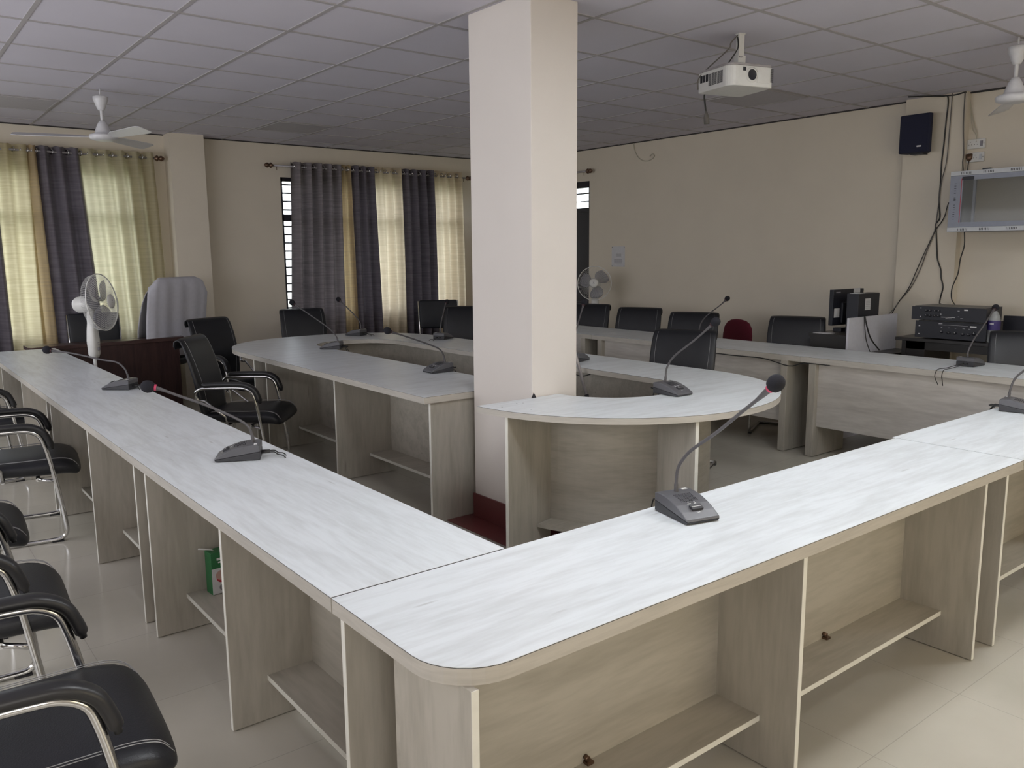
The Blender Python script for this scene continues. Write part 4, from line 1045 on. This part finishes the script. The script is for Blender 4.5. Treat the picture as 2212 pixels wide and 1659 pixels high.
wcable('second thin wire beside the yellowish feed wire', [(7.59, 3.34, 2.915), (7.59, 3.325, 2.80), (7.59, 3.31, 2.68), (7.585, 3.29, 2.60), (7.582, 3.262, 2.56), (7.58, 3.25, 2.50)], .003, CREAMW)
wcable('dark cord leaving the cabinet bottom for the amplifiers', [(7.45, 3.24, 1.76), (7.46, 3.235, 1.635), (7.46, 3.26, 1.516), (7.46, 3.27, 1.395), (7.46, 3.31, 1.273), (7.42, 3.29, 1.18), (7.22, 3.17, 1.142)], .005, CABLE)
wcable('dark cable run lying along the ceiling edge above the pilaster', [(7.35, 3.75, 2.915), (7.42, 3.65, 2.912), (7.508, 3.50, 2.905), (7.508, 3.42, 2.90), (7.508, 3.34, 2.91), (7.588, 3.30, 2.91), (7.588, 2.6, 2.908)], .006, CABLE)
wcable('thin loop of wire near the ceiling on the long right wall', [(7.592, 7.24, 2.91), (7.592, 7.22, 2.82), (7.592, 7.16, 2.735), (7.592, 7.08, 2.69), (7.592, 7.0, 2.68), (7.592, 6.93, 2.70), (7.59, 6.90, 2.73), (7.59, 6.93, 2.755), (7.592, 6.97, 2.73)], .0055, CREAMW)

# ------------------------------------------------------------ carton, tripod
def carton():
    t = thing('juice_carton', 'green juice carton with a straw on the shelf of the left desk', 'carton', (1.10, 3.465, .165), R_(4))
    obj('box', B(-.045, .045, -.032, .032, 0, .185), GREEN, t, bevel=.002)
    obj('front_print', B(-.044, .044, -.0335, -.0322, .002, .115), PAPER, t)
    bm = bmesh.new()
    def disc(x, z, r, m, ex=1.0, y=-.0345):
        b = bmesh.new(); lathe(b, [(r, 0), (0, 0)], 20, M=Matrix.Translation((x, y, z)) @ Matrix.Rotation(PI/2, 4, 'X') @ Matrix.Diagonal((ex, 1, 1, 1))); obj('fruit_print', b, m, t)
    bm.free(); disc(0, .075, .026, REDLINE, 1.0, -.0338); disc(-.002, .083, .022, PINKP, 1.2, -.0342); disc(.022, .115, .018, YELLOW, .9, -.0343); disc(.01, .028, .018, INK, 1.4, -.0340)
    bm = bmesh.new(); box(bm, -.02, .03, -.0345, -.0335, .15, .16); box(bm, -.015, .02, -.0345, -.0335, .138, .144); obj('printed_mark', bm, WHITE, t)
    bm = bmesh.new(); tube(bm, [(-.02, 0, .185), (-.028, -.002, .193), (-.085, -.01, .212)], .003, 8); obj('straw', bm, PVCW, t)
carton()
def tripod():
    t = thing('tripod_stand', 'grey metal tripod leg showing just right of the column', 'tripod', (3.80, 4.30, 0))
    bm = bmesh.new(); tube(bm, [(0, 0, .9), (0, 0, 1.35)], .014, 10); obj('pole', bm, METG, t)
    for x, y in ((.02, -.52), (-.42, -.02), (-.22, .46)):
        a = Vector((0, 0, 1.30)); b = Vector((x, y, .01)); j = a.lerp(b, .52)
        bm = bmesh.new(); tube(bm, [a, j], .011, 10); tube(bm, [j, b], .008, 10); leg = obj('leg', bm, METG, t)
        bm = bmesh.new(); d = (b-a).normalized(); tube(bm, [j-d*.02, j+d*.02], .016, 10); tube(bm, [b-d*.03, b], .012, 8); obj('joint', bm, PADBLK, leg)
    obj('head', B(-.03, .03, -.03, .03, 1.22, 1.28), PADBLK, t)
tripod()
# under-edge cables on the right hand row
for lab, pts in (('slack black cable under the edge of the right row desks', [(5.735, 4.6, .742), (5.735, 4.3, .735), (5.735, 4.0, .738), (5.735, 3.75, .70), (5.735, 3.62, .735), (5.735, 3.4, .738)]),
                 ('small cable loop under the inner edge of the horseshoe table', [(3.86, 4.7, .79), (3.855, 4.5, .775), (3.855, 4.3, .782), (3.855, 4.15, .76), (3.855, 4.05, .782)])):
    bm = bmesh.new(); tube(bm, smooth_path(pts, 5), .004, 6); tag(obj('desk_cable', bm, CABLE), lab, 'cable')
